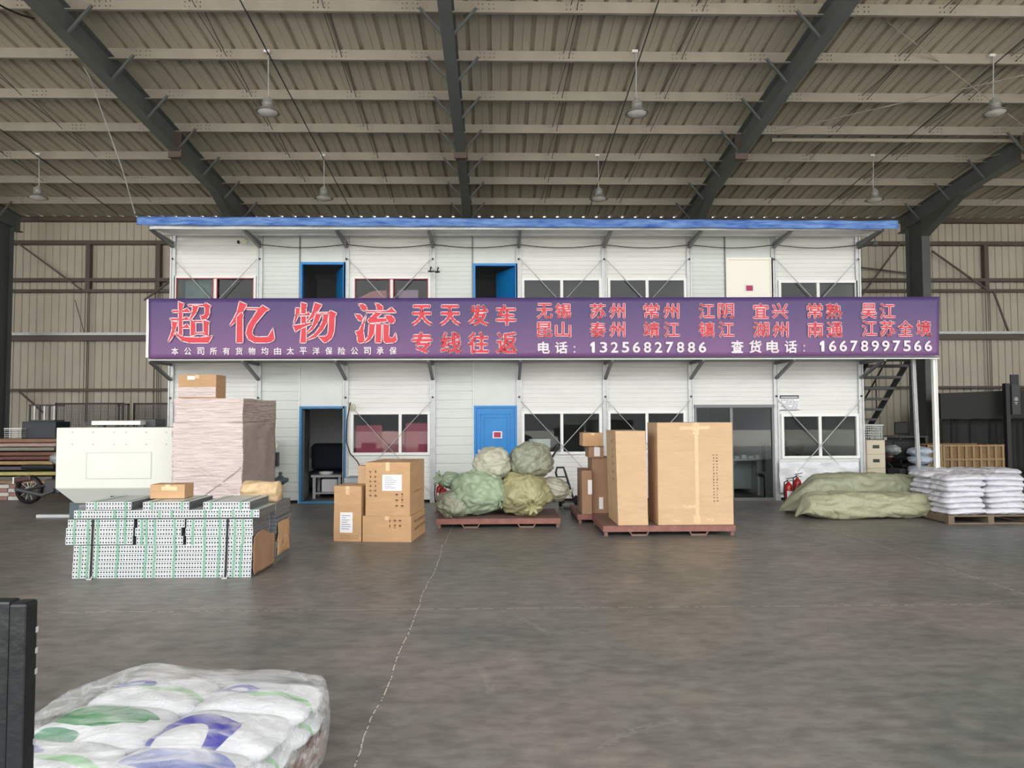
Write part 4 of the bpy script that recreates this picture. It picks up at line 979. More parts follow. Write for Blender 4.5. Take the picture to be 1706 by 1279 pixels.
# --- wrapped pallet load (kraft boxes under milky film)
m_wrap = mat('stretch_wrap_pink', (218, 202, 198), .28, 0, .14, 2.2, 1.0, 5, (1, 1, 7)); m_wrap_shade = mat('stretch_wrap_shaded', (176, 158, 148), .35, 0, .08, 2.5, .7, 5, (1, 1, 3))  # second is the same wrap painted darker for the shaded side faces
YP = 11.9
xl_, xr_ = P(287, 750, YP).x, P(404, 750, YP).x; Ht = hz(340, 664, YP); Dp = 1.75
t = thing('wrapped_pallet_load', 'tall load of cartons wrapped in milky film behind the steel bundles', 'wrapped load', ((xl_+xr_)/2, YP+.5, 0))
def ld(x0, x1, z0, z1, dy=0):
    def q(a, face):
        pass
    m = MB()
    def pt(x, y, z):
        n_ = noise.noise(Vector((x*2.5, y*2.5, z*3)))*.02+.008*noise.noise(Vector((x*3, y*3, z*40)))
        cx_ = .5 if False else 0
        return Vector((x+n_*(-1 if x < (x0+x1)/2 else 1), y-n_, z+n_*.5))
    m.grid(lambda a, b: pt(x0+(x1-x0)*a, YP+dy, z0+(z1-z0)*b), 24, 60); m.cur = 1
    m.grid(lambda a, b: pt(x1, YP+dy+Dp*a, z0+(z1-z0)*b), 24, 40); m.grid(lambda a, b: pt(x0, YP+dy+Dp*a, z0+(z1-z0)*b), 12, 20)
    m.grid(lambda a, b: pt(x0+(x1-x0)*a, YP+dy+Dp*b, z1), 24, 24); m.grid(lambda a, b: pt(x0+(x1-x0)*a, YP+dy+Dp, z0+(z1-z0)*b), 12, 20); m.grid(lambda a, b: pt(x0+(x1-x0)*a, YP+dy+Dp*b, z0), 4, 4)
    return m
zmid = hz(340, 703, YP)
o = ld(xl_, xr_, .16, zmid).build('lower_wrapped_block', [m_wrap, m_wrap_shade], t, True); bpy_weld(o)
o = ld(xl_+.02, xr_+.005, zmid+.002, Ht, -.01).build('upper_wrapped_block', [m_wrap, m_wrap_shade], t, True); bpy_weld(o)
m = MB()
for k in range(3): m.box(xl_+k*(xr_-xl_-.1)/2, xl_+k*(xr_-xl_-.1)/2+.1, YP, YP+Dp, 0, .12)
m.box(xl_, xr_, YP, YP+Dp, .12, .15); m.build('pallet_base', m_woodl, t)
for k, (za, zb__, xa, xb) in enumerate(((hz(0, 772, YP), hz(0, 822, YP), .25, .92), (hz(0, 826, YP), hz(0, 780, YP), .45, .97))):
    def fb(a, b, za=za, zb__=zb__, xa=xa, xb=xb): return (xl_+(xr_-xl_)*(xa+(xb-xa)*a), YP-.022-.004*math.sin(a*9), za+(zb__-za)*a+(b-.5)*.05)
    MB().grid(fb, 16, 2).build('film_fold', m_wrap, t, True)
a, b = P(296, 660, YP), P(359, 660, YP)
c = carton('small brown carton with white sticker on top of the film-wrapped load', (a.x, YP+.02), (b.x, YP+.02), hz(330, 624, YP)-Ht-.01, .42, Ht+.012, m_card, seed=21); label_on(c, .34, .86, .12, .06, lines=False)
m = MB().grid(lambda a_, b_: c['bx'](a_*c['W'], 0, (.05+.42*b_)*c['H'])-c['uy']*.012, 10, 6); m.build('film_wrap', m_wrap, c['root'])
# --- white machine
m_mach = mat('machine_white', (226, 228, 220), .35, 0, .02, 2); m_machd = mat('machine_grey', (84, 96, 102), .5)
YM = 12.3
x0, x1 = P(93, 760, YM).x, P(292, 760, YM).x; z1_, z0_ = hz(180, 712, YM), hz(180, 813, YM)
t = thing('white_machine', 'large white machine housing on a dark base left of the wrapped load', 'machine', ((x0+x1)/2, YM+.6, 0))
zl = z0_-.27
m = MB()
vs = [(x0, YM, z0_), (x1, YM, z0_), (x1, YM, z1_), (x0, YM, z1_), (x0, YM+1.1, z0_), (x1, YM+1.1, z0_), (x1, YM+1.1, z1_), (x0, YM+1.1, z1_), (x0+.20, YM+.22, zl), (x1, YM+.22, zl), (x1, YM+.9, zl), (x0+.20, YM+.9, zl)]
m.add(vs, [(0, 1, 2, 3), (3, 2, 6, 7), (1, 5, 6, 2), (4, 0, 3, 7), (5, 4, 7, 6), (0, 8, 9, 1), (4, 11, 8, 0), (5, 10, 11, 4), (1, 9, 10, 5), (8, 11, 10, 9)])
m.build('housing', m_mach, t, bevel=.012)
def rect_frame(m, xa, xb, za, zb_, y, w_=.008):
    m.box(xa, xb, y, y+.008, za, za+w_); m.box(xa, xb, y, y+.008, zb_-w_, zb_); m.box(xa, xa+w_, y, y+.008, za, zb_); m.box(xb-w_, xb, y, y+.008, za, zb_)
m_seam = mat('machine_seam', (190, 194, 188), .5)
a, b = P(144, 797, YM), P(252, 754, YM)
MB().box(a.x, b.x, YM-.006, YM+.002, a.z, b.z).build('access_panel', m_mach, t, bevel=.003)
m = MB(); rect_frame(m, a.x-.008, b.x+.008, a.z-.008, b.z+.008, YM-.006); m.build('panel_seam', m_seam, t)
m = MB()
for (xa, xb) in ((121, 190), (210, 277)):
    for xx in (xa, (xa+xb)/2, xb):
        for yy in (720, 740): q = P(xx, yy, YM); m.lathe([(0, -.006), (.014, -.006), (.014, 0)], (q.x, YM, q.z), 8, 'y')
m.build('screw_cap', m_seam, t)
a, b = P(152, 706, YM+.3), P(234, 701, YM+.3)
MB().box(a.x, b.x, YM+.3, YM+.9, a.z-.02, b.z+.005).build('top_cover', m_mach, t, bevel=.01)
m = MB().box(a.x+.05, a.x+.15, YM+.4, YM+.5, z1_, a.z-.02); m.box(b.x-.1, b.x, YM+.4, YM+.5, z1_, a.z-.02); m.build('top_bracket', m_machd, t)
a, b = P(236, 712, YM+.5), P(259, 698, YM+.5)
MB().box(a.x-.1, b.x, YM+.5, YM+.9, z1_, b.z).build('top_motor_box', m_dgrey, t, bevel=.01)
a, b = P(116, 832, YM+.4), P(290, 862, YM+.4)
MB().box(a.x, b.x, YM+.4, YM+1.0, 0, zl).build('pedestal', m_machd, t)
a, b = P(184, 822, YM+.1), P(252, 832, YM+.1)
MB().box(a.x, b.x, YM+.10, YM+.3, zl-.02, zl+.13).build('intake_slot', m_black, t)
a, b = G(60, 862), G(116, 862)
MB().box(a.x, b.x+.1, a.y, a.y+.12, 0, .05).build('floor_foot', m_galv, t)
# --- bundles of perforated steel profiles
m_prof = mat('white_profile', (200, 204, 206), .4, .1, .04, 6); m_hole = mat('profile_hole', (62, 66, 70), .7); m_profend = mat('profile_end', (120, 124, 128), .5, .3)
YV = G(270, 963).y
def bundle(pxa, pxb, pyt, pyb, label, straps, dy=0, D=.62, nm='steel_profile_bundle', pitchx=.030, group='bundles of perforated steel profiles', py_end=True):
    Y = YV+dy; a, b = P(pxa, pyb, Y), P(pxb, pyt, Y); x0, x1, z0, z1 = a.x, b.x, P((pxa+pxb)/2, pyb, Y).z, P((pxa+pxb)/2, pyt, Y).z
    z0 = max(z0, .0); t = thing(nm, label, 'steel bundle', ((x0+x1)/2, Y+D/2, z0), group)
    m = MB(); h = z1-z0; g = .0015
    m.cur = 0
    for q in (0, 1):   # two strips with a fine groove between
        za, zb_ = z0+q*h/2+g, z0+(q+1)*h/2-g; n = int((x1-x0)/pitchx); px_ = (x1-x0)/n; zc = (za+zb_)/2; hw, hh = .0078, .0088
        for i in range(n):
            xa, xb = x0+i*px_, x0+(i+1)*px_; xc = (xa+xb)/2
            o = [(xa, Y, za), (xb, Y, za), (xb, Y, zb_), (xa, Y, zb_)]; ii = [(xc-hw, Y, zc-hh), (xc+hw, Y, zc-hh), (xc+hw, Y, zc+hh), (xc-hw, Y, zc+hh)]
            bk = [(p[0], Y+.008, p[2]) for p in ii]
            m.cur = 0; m.add(o+ii, [(0, 1, 5, 4), (1, 2, 6, 5), (2, 3, 7, 6), (3, 0, 4, 7)])
            m.cur = 1; m.add(ii+bk, [(0, 1, 5, 4), (1, 2, 6, 5), (2, 3, 7, 6), (3, 0, 4, 7), (4, 5, 6, 7)])
        m.cur = 0; m.add([(x0, Y, za), (x1, Y, za), (x1, Y+D, za), (x0, Y+D, za)], [(0, 1, 2, 3)]); m.add([(x0, Y, zb_), (x1, Y, zb_), (x1, Y+D, zb_), (x0, Y+D, zb_)], [(0, 1, 2, 3)])
        m.cur = 2
        for k in range(12):   # ends of the profiles seen end-on
            ya, yb__ = Y+D*k/12, Y+D*(k+.8)/12
            for xx in (x0, x1):
                m.add([(xx, ya, za), (xx, yb__, za), (xx, yb__, zb_), (xx, ya, zb_)], [(0, 1, 2, 3)])
        m.cur = 1
        for xx, s_ in ((x0+.006, 1), (x1-.006, -1)): m.add([(xx, Y, za), (xx, Y+D, za), (xx, Y+D, zb_), (xx, Y, zb_)], [(0, 1, 2, 3)])
        m.cur = 0; m.add([(x0, Y+D, za), (x1, Y+D, za), (x1, Y+D, zb_), (x0, Y+D, zb_)], [(0, 1, 2, 3)])
    m.build('profiles', [m_prof, m_hole, m_profend], t)
    for sx_ in straps:
        X = P(sx_+random.uniform(-.6, .6), 900, Y).x
        if x0 < X < x1:
            s_ = MB(); e = .002; w_ = .012
            s_.box(X-w_, X+w_, Y-.004, Y-e, z0, z1+.001); s_.box(X-w_, X+w_, Y-.004, Y+D, z1+.0005, z1+.003)
            s_.build('green_strap', m_green_strap, t)
    return z1
S1 = (196, 244, 256, 292, 341, 366, 391); rows = [963, 949, 935.2, 921.4, 907.6]
lvl = ['lowest', 'second lowest', 'third lowest', 'fourth lowest']
for k in range(4):
    bundle(120+k*.9, 418+k*.7, rows[k+1], rows[k]-.3, '%s full-length bundle of white perforated steel profiles' % lvl[k], [q+(k-2)*.8 for q in (134, 147, 163, 196, 243, 258, 291, 341, 365, 390, 402)])
r5 = [907.4, 893.2, 879, 864.6]
nm5 = ['lower', 'middle', 'upper']
segs = [[(109, 221), (227, 305), (310, 420)], [(110, 222), (225, 302), (309, 421.5)], [(113, 223), (229, 308), (310.5, 421)]]
for k in range(3):
    for j, (a, b) in enumerate(segs[k]):
        bundle(a, b, r5[k+1], r5[k]-.3, 'short bundle of white perforated profiles, %s row of three, %s stack' % (nm5[k], ('left', 'middle', 'right')[j]), [q for q in (124, 147, 163, 196, 208, 236, 244, 258, 291, 321, 341, 366, 391, 405)][::1])
a, b = P(113, 864, YV), P(424, 864, YV); zq = P(270, 864.6, YV).z
tag(MB().box(a.x, b.x, YV-.01, YV+.66, zq+.002, zq+.010).build('separator_sheet', m_dgrey), 'thin dark grey sheet lying between the steel profile bundles', 'sheet')
zr8 = P(270, 862, YV)
bundle(123, 432, 849.5, 862.8, 'long bundle of white profiles on the dark sheet, second from the top', (131, 190, 208, 265, 285, 341, 365, 388, 419), 0, .62)
for j, (a, b, s_) in enumerate(((143, 219, (158, 208)), (238, 315, (252, 302)), (338.5, 416, (350, 400)))):
    bundle(a, b, 836, 849.2, 'short topmost bundle of white profiles, %s of three' % ('left', 'middle', 'right')[j], s_, 0, .7)
# rear bundles behind
for k in range(8):
    zt0 = 963-14.1*k
    Yd = .75
    za = .0+.0925*k
    aP, bP = P(130, 900, YV+Yd).x, P(458+(k % 3)*1.5, 900, YV+Yd).x
    D = .62
    t = thing('steel_profile_bundle', 'grey bundle of profiles in the stack behind, %s from the floor' % ['first', 'second', 'third', 'fourth', 'fifth', 'sixth', 'seventh', 'eighth'][k], 'steel bundle', ((aP+bP)/2, YV+Yd, za), 'bundles of steel profiles in the rear stack')
    m = MB(); 
    for q in (0, 1): m.box(aP, bP, YV+Yd, YV+Yd+D, za+q*.046+.001, za+q*.046+.044)
    m.build('profiles', m_profend, t, bevel=.003)
    m = MB()
    for q in range(7):
        for h_ in (.022, .068): m.box(bP+.0, bP+.003, YV+Yd+.04+q*.085, YV+Yd+.06+q*.085, za+h_-.007, za+h_+.007)
    m.build('end_holes', m_hole, t)
# black straps with buckles at the floor
for i, X_ in enumerate((152.5, 376.5)):
    X = P(X_, 920, YV).x; X2 = P(X_+3.5, 864, YV).x
    t = thing('lashing_strap', ('left', 'right')[i]+' black lashing strap tied down over the steel profile bundles', 'strap', (X, YV, 0))
    MB().bar((X, YV-.012, .005), (X2, YV-.012, zq), .022, .004, (0, 1, 0)).build('webbing', m_black, t)
    m = MB().box(X-.035, X+.035, YV-.06, YV-.012, .0, .012); m.box(X-.035, X-.025, YV-.06, YV-.03, 0, .03); m.box(X+.025, X+.035, YV-.05, YV-.02, 0, .035); m.build('buckle', m_galv, t)
# kraft wrap on the ends
xe = P(420, 900, YV).x
def kr(u, v):
    y = YV+.02+.74*u; z = .02+(.42+.05*math.sin(u*5))*v
    return (xe+.012+.02*noise.noise(Vector((y*6, z*6, 0)))+.02*u, y, z)
tag(MB().grid(kr, 16, 16).build('kraft_wrapping', m_card3, None, True, solid=.004), 'torn brown kraft wrapping on the right end of the lower bundles', 'wrapping paper')
xe2 = P(459, 900, YV+.75).x
def kr2(u, v):
    y = YV+.78+.5*u; z = .10+(.40)*v
    return (xe2+.02+.025*noise.noise(Vector((y*8, z*8, 3))), y, z)
tag(MB().grid(kr2, 12, 12).build('kraft_wrapping', m_card, None, True, solid=.004), 'brown paper wrapping on the end of the rear steel stack', 'wrapping paper')
c0 = P(432, 838, YV+1.0); 
def roll(u, v):
    th = u*2*pi; r = .13*(1+.16*noise.noise(Vector((math.cos(th)*2, math.sin(th)*2, v*3)))+.05*math.sin(th*5+v*6))*min(1, (v*(1-v)*18)**.5+.02)
    return (c0.x-.22+.50*v, c0.y+math.cos(th)*r*1.1, .74+.12+math.sin(th)*r)
tag(MB().grid(roll, 40, 24, True).build('crumpled_paper', mat('kraft_crinkle', (206, 178, 140), .6, 0, .2, 9, 1.0, 9), None, True), 'crumpled brown paper lump on the rear stack, right end', 'packing paper')
a, b = P(252, 832, YV+.35), P(309, 832, YV+.35); zb9 = P(270, 836, YV).z+.004
c = carton('small taped brown carton sitting on the steel bundles before the wrapped load', (a.x, YV+.32), (b.x, YV+.32), P(280, 807, YV+.32).z-zb9, .26, zb9, m_card, seed=31)
label_on(c, .55, .72, .18, .05, lines=False, mt=m_tape)
# --- hydrant-like pedestal and bottle
p = G(472, 848)
t = thing('floor_pedestal', 'blue-grey floor pedestal with round cap beside the white wall', 'pedestal', (p.x, 14.9, 0)); m_ped = mat('pedestal_paint', (84, 96, 100), .5)
xq = P(467, 800, 14.9).x; zq_ = hz(467, 790, 14.9)
MB().lathe([(0, 0), (.11, 0), (.11, .03), (.05, .06), (.045, zq_-.22), (.09, zq_-.18), (.16, zq_-.14), (.16, zq_-.08), (.07, zq_-.06), (.05, zq_-.03), (.0, zq_)], (xq, 14.9, 0), 20).build('column', m_ped, t, True)
MB().lathe([(0, 0), (.03, 0), (.04, .03), (.025, .06), (0, .065)], (xq, 14.9, zq_-.01), 12).build('cap', m_ped, t, True)
tag(MB().lathe([(0, 0), (.07, 0), (.075, .02), (.075, .22), (.03, .30), (.025, .36), (0, .36)], (P(453, 800, 14.6).x, 14.6, .0), 16).build('yellow_bottle', mat('bottle_yellow', (190, 184, 60), .35), None, True), 'yellow-green plastic bottle standing between the wrapped load and the pedestal', 'bottle')
p = P(458, 742, YB-.1)
def pb(u, v):
    th = u*2*pi; r = .10*(math.sin(pi*(.04+.92*v))**.7)*(1+.35*noise.noise(Vector((math.cos(th)*1.5, math.sin(th)*1.5, v*4))))
    return (p.x+math.cos(th)*r*.9, YB-.12+math.sin(th)*r*.6, p.z+.32*(v-.5))
tag(MB().grid(pb, 28, 16, True).build('plastic_bag', mat('clear_bag', (216, 222, 216), .2, 0, .08, 8, .9, 9), None, True), 'crumpled clear plastic bag hung above the dark electric box', 'bag')
a, b = P(575, 803, 12.6), P(603, 796, 12.6)
tag(MB().box(a.x-.02, b.x+.1, 12.6, 13.1, 0, b.z).build('grey_box', mat('grey_blue_board', (140, 150, 156), .6), bevel=.01), 'grey-blue box behind the narrow carton by the open doorway', 'box')
# --- fire extinguishers
def extinguisher(label, px, Y, H=.62, lean=0):
    X = P(px, 830, Y).x
    t = thing('fire_extinguisher', label, 'fire extinguisher', (X, Y, 0), 'red fire extinguishers')
    r = .075
    MB().lathe([(0, 0), (r-.01, 0), (r, .015), (r, H*.72), (r*.85, H*.79), (r*.4, H*.84), (.022, H*.86), (.022, H*.9), (0, H*.9)], (X, Y, 0), 24).build('cylinder', m_red, t, True)
    m = MB(); m.box(X-.02, X+.02, Y-.02, Y+.02, H*.88, H*.94); m.bar((X-.05, Y, H*.96), (X+.09, Y-.02, H), .02, .012); m.bar((X-.02, Y, H*.92), (X+.08, Y-.02, H*.9), .02, .012); m.build('valve_lever', m_black, t)
    MB().tube([(X-.02, Y-.02, H*.92), (X-.09, Y-.03, H*.86), (X-.10, Y-.03, H*.6), (X-.09, Y-.03, H*.3), (X-.085, Y-.04, H*.15)], .012, 8).build('hose', m_black, t)
    m = MB(); n = 8
    m.grid(lambda u, v: (X+(r+.002)*math.sin((u-.5)*1.5), Y-(r+.002)*math.cos((u-.5)*1.5), H*(.38+.22*v)), 8, 1); m.build('label', m_paper, t)
    MB().lathe([(0, -.012), (.014, -.012), (.014, 0)], (X, Y-.02, H*.91), 10, 'y').build('gauge', m_paper, t)
    return t
extinguisher('red fire extinguisher by the glass door, left of the pair', 1314, 13.9, .62)
extinguisher('red fire extinguisher behind the bales, right of the pair', 1329, 14.2, .68)
extinguisher('red fire extinguisher behind the sacks, nearest the white wall panel', 733, 14.4, .55)
extinguisher('red fire extinguisher behind the sacks, partly under the pale green sack', 741, 14.0, .50)
# --- hand truck and stick
t = thing('hand_truck', 'dark two-wheeled hand truck leaning on the wall right of the sacks', 'hand truck', (P(945, 830, 14.6).x, 14.6, 0))
xa, xb = P(927, 800, 14.8).x, P(943, 800, 14.8).x; ht_ = hz(935, 778, 15.1)
m = MB(); m.tube([(xa+.12, 14.5, .1), (xa, 14.95, ht_-.1), (xa+.03, 15.0, ht_), (xb-.03, 15.0, ht_), (xb, 14.95, ht_-.1), (xb+.14, 14.5, .1)], .022, 8); m.build('frame', m_dark, t)
m = MB()
for k in range(5): f_ = (k+.7)/5.5; m.tube([(xa+.12*(1-f_), 14.5+.45*f_, .1+(ht_-.2)*f_), (xb+.14*(1-f_), 14.5+.45*f_, .1+(ht_-.2)*f_)], .012, 6)
m.build('crossbar', m_dark, t)
MB().box(xa+.08, xb+.18, 14.2, 14.5, .03, .045).build('toe_plate', m_dark, t)
for xx in (xa+.06, xb+.18): MB().lathe([(0, -.03), (.1, -.03), (.12, 0), (.1, .03), (0, .03)], (xx, 14.62, .12), 20, 'x').build('wheel', m_black, t)
tag(MB().tube([P(915, 770, 15.1), P(932, 741, 15.3)], .02, 8).build('broom_handle', m_black), 'short dark pole leaning below the window behind the top sack', 'pole')
bpy.data.objects['broom_handle'].data.transform(Matrix.Identity(4))
# --- filing cabinet and basket
m_fc = mat('cabinet_beige', (206, 196, 172), .45)
YK = 15.72; a, b = P(1443, 733, YK), P(1475, 733, YK); wq = b.x-a.x
t = thing('filing_cabinet', 'beige filing cabinet of stacked drawers under the stairs at the building corner', 'filing cabinet', ((a.x+b.x)/2, YK+.3, 0))
MB().box(a.x, b.x, YK+.02, YK+.6, .03, a.z).build('body', m_fc, t, bevel=.005)
for k in range(4):
    z1q = a.z-.02-k*(a.z-.06)/4; z0q = z1q-(a.z-.06)/4+.015
    d_ = MB().box(a.x+.012, b.x-.012, YK, YK+.02, z0q, z1q).build('drawer', m_fc, t, bevel=.004)
    zc = (z0q+z1q)/2+.02; xc = (a.x+b.x)/2
    m = MB(); m.box(xc-.07, xc+.07, YK-.008, YK, zc-.035, zc+.035); m.build('handle', m_dark, d_)
a2, b2 = P(1441, 732, YK), P(1473, 707, YK)
t = thing('wire_basket', 'white plastic crate with grid sides on top of the filing cabinet', 'crate', ((a2.x+b2.x)/2, YK+.25, a.z))
m_cr2 = mat('crate_white', (196, 198, 196), .5)
def gridcrate(t, x0, x1, y0, y1, z0, z1, mt, nx=9, nz=6):
    m = MB(); 
    for yy in (y0, y1-.01):
        for k in range(nx+1): x = x0+(x1-x0-.008)*k/nx; m.box(x, x+.008, yy, yy+.01, z0, z1)
        for k in range(nz+1): z = z0+(z1-z0-.01)*k/nz; m.box(x0, x1, yy, yy+.01, z, z+.01)
    for xx in (x0, x1-.01):
        for k in range(nx+1): y = y0+(y1-y0-.008)*k/nx; m.box(xx, xx+.01, y, y+.008, z0, z1)
        for k in range(nz+1): z = z0+(z1-z0-.01)*k/nz; m.box(xx, xx+.01, y0, y1, z, z+.01)
    m.build('grid_sides', mt, t)
    m = MB(); 
    for yy in (y0-.005, y1-.015): m.box(x0-.005, x1+.005, yy, yy+.02, z1-.025, z1)
    for xx in (x0-.005, x1-.015): m.box(xx, xx+.02, y0, y1, z1-.025, z1)
    m.build('rim', mt, t); MB().box(x0, x1, y0, y1, z0, z0+.008).build('bottom', mt, t)
gridcrate(t, a2.x, b2.x, YK+.03, YK+.5, a.z+.002, b2.z, m_cr2)
# --- bamboo-coloured crates
m_bam = mat('bamboo_sheet', (124, 100, 68), .7, 0, .18, 3, .2, 12, (1, 1, 3)); m_bamf = mat('bamboo_frame', (150, 124, 86), .6)
YJ = 17.4
def stillage(pxa, pxb, label, n, y=YJ, dp=.98):
    a, b = P(pxa, 741, y), P(pxb, 741, y); h = a.z
    t = thing('slatted_crate', label, 'crate', ((a.x+b.x)/2, y+.5, 0), 'brown slatted crates by the dark doorway')
    m = MB(); m.box(a.x, b.x, y+.02, y+.04, .1, h); m.box(a.x, b.x, y+dp-.02, y+dp, .1, h); m.box(a.x, a.x+.02, y, y+dp, .1, h); m.box(b.x-.02, b.x, y, y+dp, .1, h); m.box(a.x, b.x, y+.02, y+dp, .08, .1); m.build('sheet_sides', m_bam, t)
    for k in range(n+1):
        x = a.x+(b.x-a.x-.05)*k/n; MB().box(x, x+.05, y-.02, y+.02, 0, h+.01).build('upright', m_bamf, t)
    for z in (.12, h*.38, h*.68, h-.02): MB().box(a.x, b.x, y-.03, y-.001, z-.02, z+.02).build('rail', m_bamf, t)
    for x in (a.x, b.x-.05): MB().box(x, x+.05, y+dp-.03, y+dp+.02, 0, h).build('rear_upright', m_bamf, t)
stillage(1544, 1569, 'narrow brown slatted crate behind the upright post', 2, dp=.5); stillage(1570, 1672, 'long brown crate with light frames standing before the dark doorway', 8)
# --- dark doorway with black curtain at the right of the back wall
YD = 21.5
a, b = P(1567, 655, YD), P(1900, 640, YD)
m_bcur = mat('black_curtain', (30, 31, 31), .7)
def cf(u, v):
    x = a.x+(b.x-a.x)*u; return (x, YD+.05*math.sin(x*9+math.sin(x*2.3))+.02*math.sin(x*23), .03+v*(hz(1600, 698, YD)-.03))
tag(MB().grid(cf, 260, 6).build('black_curtain', m_bcur, None, True, solid=.01), 'black hanging curtain in folds across the dark doorway behind the crates', 'curtain')
zt1, zt2 = hz(1580, 655, YD), hz(1700, 648, YD)
m = MB().prism([(a.x-.1, YD-.15, hz(1600, 697, YD)), (b.x, YD-.15, hz(1600, 697, YD)), (b.x, YD-.15, zt2+.1), (a.x-.1, YD-.15, zt1)], (0, .35, 0))
tag(m.build('curtain_box', mat('dark_fascia', (36, 36, 36), .6)), 'black box beam over the hanging black curtain', 'beam')
p = P(1693, 667, 20.9)
t = thing('hanging_sign', 'narrow dark vertical sign with two small pale marks on a post before the black beam', 'sign', p)
q0, q1 = P(1687, 690, 20.9), P(1699, 641, 20.9)
MB().box(q0.x, q1.x, 20.9, 20.98, q0.z, q1.z).build('board', m_dgrey, t); MB().box(q0.x-.14, q0.x-.02, 20.95, 21.1, 0, q1.z+.05).build('stand_post', m_dark, t)
def spm(x, y, d=0): r = P(x, y, 20.9); return Vector((r.x, 20.9-d, r.z))
m = MB()
for (u0, u1, v0, v1) in ((1690.5, 1695, 661.5, 662.7), (1689.5, 1696, 663.5, 664.6), (1692.2, 1693.6, 662, 667.5), (1690, 1691.2, 665, 667.5), (1694.6, 1695.8, 665, 667.5), (1690, 1695.6, 669.8, 671), (1691.4, 1694.2, 672, 674), (1692.2, 1693.4, 669.5, 674.5)):
    a_, b_ = spm(u0, v1, .006), spm(u1, v0, .006); m.box(a_.x, b_.x, a_.y-.002, a_.y+.004, a_.z, b_.z)
m.build('faded_marks', m_galv, t)
MB().box(q0.x, q1.x, 20.93, 20.97, q1.z, zr(20.9)+1.2 if False else q1.z+.3).build('bracket', m_dark, t)
# --- motorcycle
def motorcycle(label, loc, rz, group=None):
    t = thing('motorcycle', label, 'motorcycle', (0, 0, 0)); mp = mat('motorcycle_plastic', (70, 40, 42), .35, coat=.4); md_ = m_black
    for x in (-.62, .64):
        w_ = MB(); w_.lathe([(.235, -.045), (.29, -.04), (.30, 0), (.29, .04), (.235, .045), (.225, 0), (.235, -.045)], (x, 0, .30), 32, 'y'); wh = w_.build('wheel', md_, t, True)
        m = MB()
        for k in range(10): m.tube([(x, 0, .3), (x+.24*math.cos(k*pi/5), 0, .3+.24*math.sin(k*pi/5))], .008, 5)
        m.lathe([(0, -.05), (.05, -.05), (.05, .05), (0, .05)], (x, 0, .3), 14, 'y'); m.build('spokes', m_galv, wh)
    MB().tube([(-.62, -.07, .3), (-.25, -.07, .38), (0, 0, .45), (.25, 0, .75), (.42, 0, .85)], .03, 8).build('frame', m_dark, t)
    m = MB().box(-.2, .15, -.12, .12, .22, .52); m.build('engine', m_dgrey, t, bevel=.04)
    def tank(u, v):
        th = u*2*pi; x = v; r = math.sin(pi*min(max(x, .02), .98))**.6
        return (-.05+.5*x, .14*r*math.cos(th), .78+.13*r*math.sin(th))
    MB().grid(tank, 20, 12, True).build('fuel_tank', mp, t, True)
    MB().box(-.75, .0, -.12, .12, .72, .82).build('seat', md_, t, bevel=.04)
    MB().box(-.88, -.45, -.08, .08, .58, .70, Matrix.Rotation(-.15, 3, 'Y'), (0, 0, -.02)).build('rear_fender', mp, t, bevel=.03)
    MB().box(-.93, -.90, -.09, .09, .42, .56).build('number_plate', m_paper, t)
    MB().box(.45, .80, -.05, .05, .6, .64).build('front_fender', mp, t, bevel=.015)
    for y in (-.09, .09): MB().tube([(.64, y, .3), (.42, y, .95)], .022, 8).build('fork', m_galv, t)
    MB().tube([(.28, -.34, 1.02), (.36, -.2, 1.02), (.40, 0, .97), (.36, .2, 1.02), (.28, .34, 1.02)], .015, 8).build('handlebar', m_dark, t)
    for y in (-.28, .28):
        MB().tube([(.34, y, 1.02), (.38, y*1.15, 1.18)], .008, 6).build('mirror_stem', m_dark, t)
        MB().box(.36, .39, y*1.15-.06, y*1.15+.06, 1.17, 1.25).build('mirror', m_galv, t, bevel=.01)
    MB().lathe([(0, 0), (.08, .0), (.09, .05), (.05, .1), (0, .1)], (.45, 0, .9), 16, 'x').build('headlight', m_galv, t, True)
    MB().tube([(.05, -.13, .3), (-.2, -.15, .2), (-.8, -.16, .32)], .04, 10).build('exhaust', m_dgrey, t)
    def bag(u, v):
        th = u*2*pi; ph = v*pi; q_ = Vector((math.cos(th)*math.sin(ph), math.sin(th)*math.sin(ph), math.cos(ph))); n_ = 1+.25*noise.noise(q_*2.5)
        return Vector((.05, 0, .95))+Vector((q_.x*.2, q_.y*.17, q_.z*.12))*n_
    MB().grid(bag, 24, 14, True).build('seat_cover', mat('clear_plastic_grey', (150, 156, 158), .25, 0, .25, 8, .6, 12), t, True)
    t.location = loc; t.rotation_euler.z = rz; return t
mx = P(45, 800, 15.7).x
mc = motorcycle('dark motorcycle parked by the timber, half hidden by the white machine', (mx+.62, 15.7, 0), -.12)
dup(mc, (P(1492, 800, 17.6).x, 17.6, 0), 2.2, 'dark motorcycle parked in the gloom under the stairs')
p = P(1508, 715, 18.2)
t = thing('office_chair', 'black mesh office chair in the gloom behind the slanting post', 'chair', (p.x, 18.2, 0))
MB().box(p.x-.22, p.x+.22, 18.35, 18.42, .75, 1.15).build('backrest', m_black, t, bevel=.04); MB().box(p.x-.17, p.x+.17, 18.36, 18.42, 1.3, 1.62).build('headrest', m_black, t, bevel=.05); MB().box(p.x-.25, p.x+.25, 17.95, 18.4, .5, .58).build('seat', m_black, t, bevel=.03)
m = MB().tube([(p.x, 18.2, .05), (p.x, 18.2, .5)], .03, 8); m.tube([(p.x, 18.43, .5), (p.x, 18.43, 1.4)], .02, 6)
for k in range(5): m.bar((p.x, 18.2, .1), (p.x+.3*math.cos(k*1.257), 18.2+.3*math.sin(k*1.257), .04), .04)
m.build('base', m_dark, t)
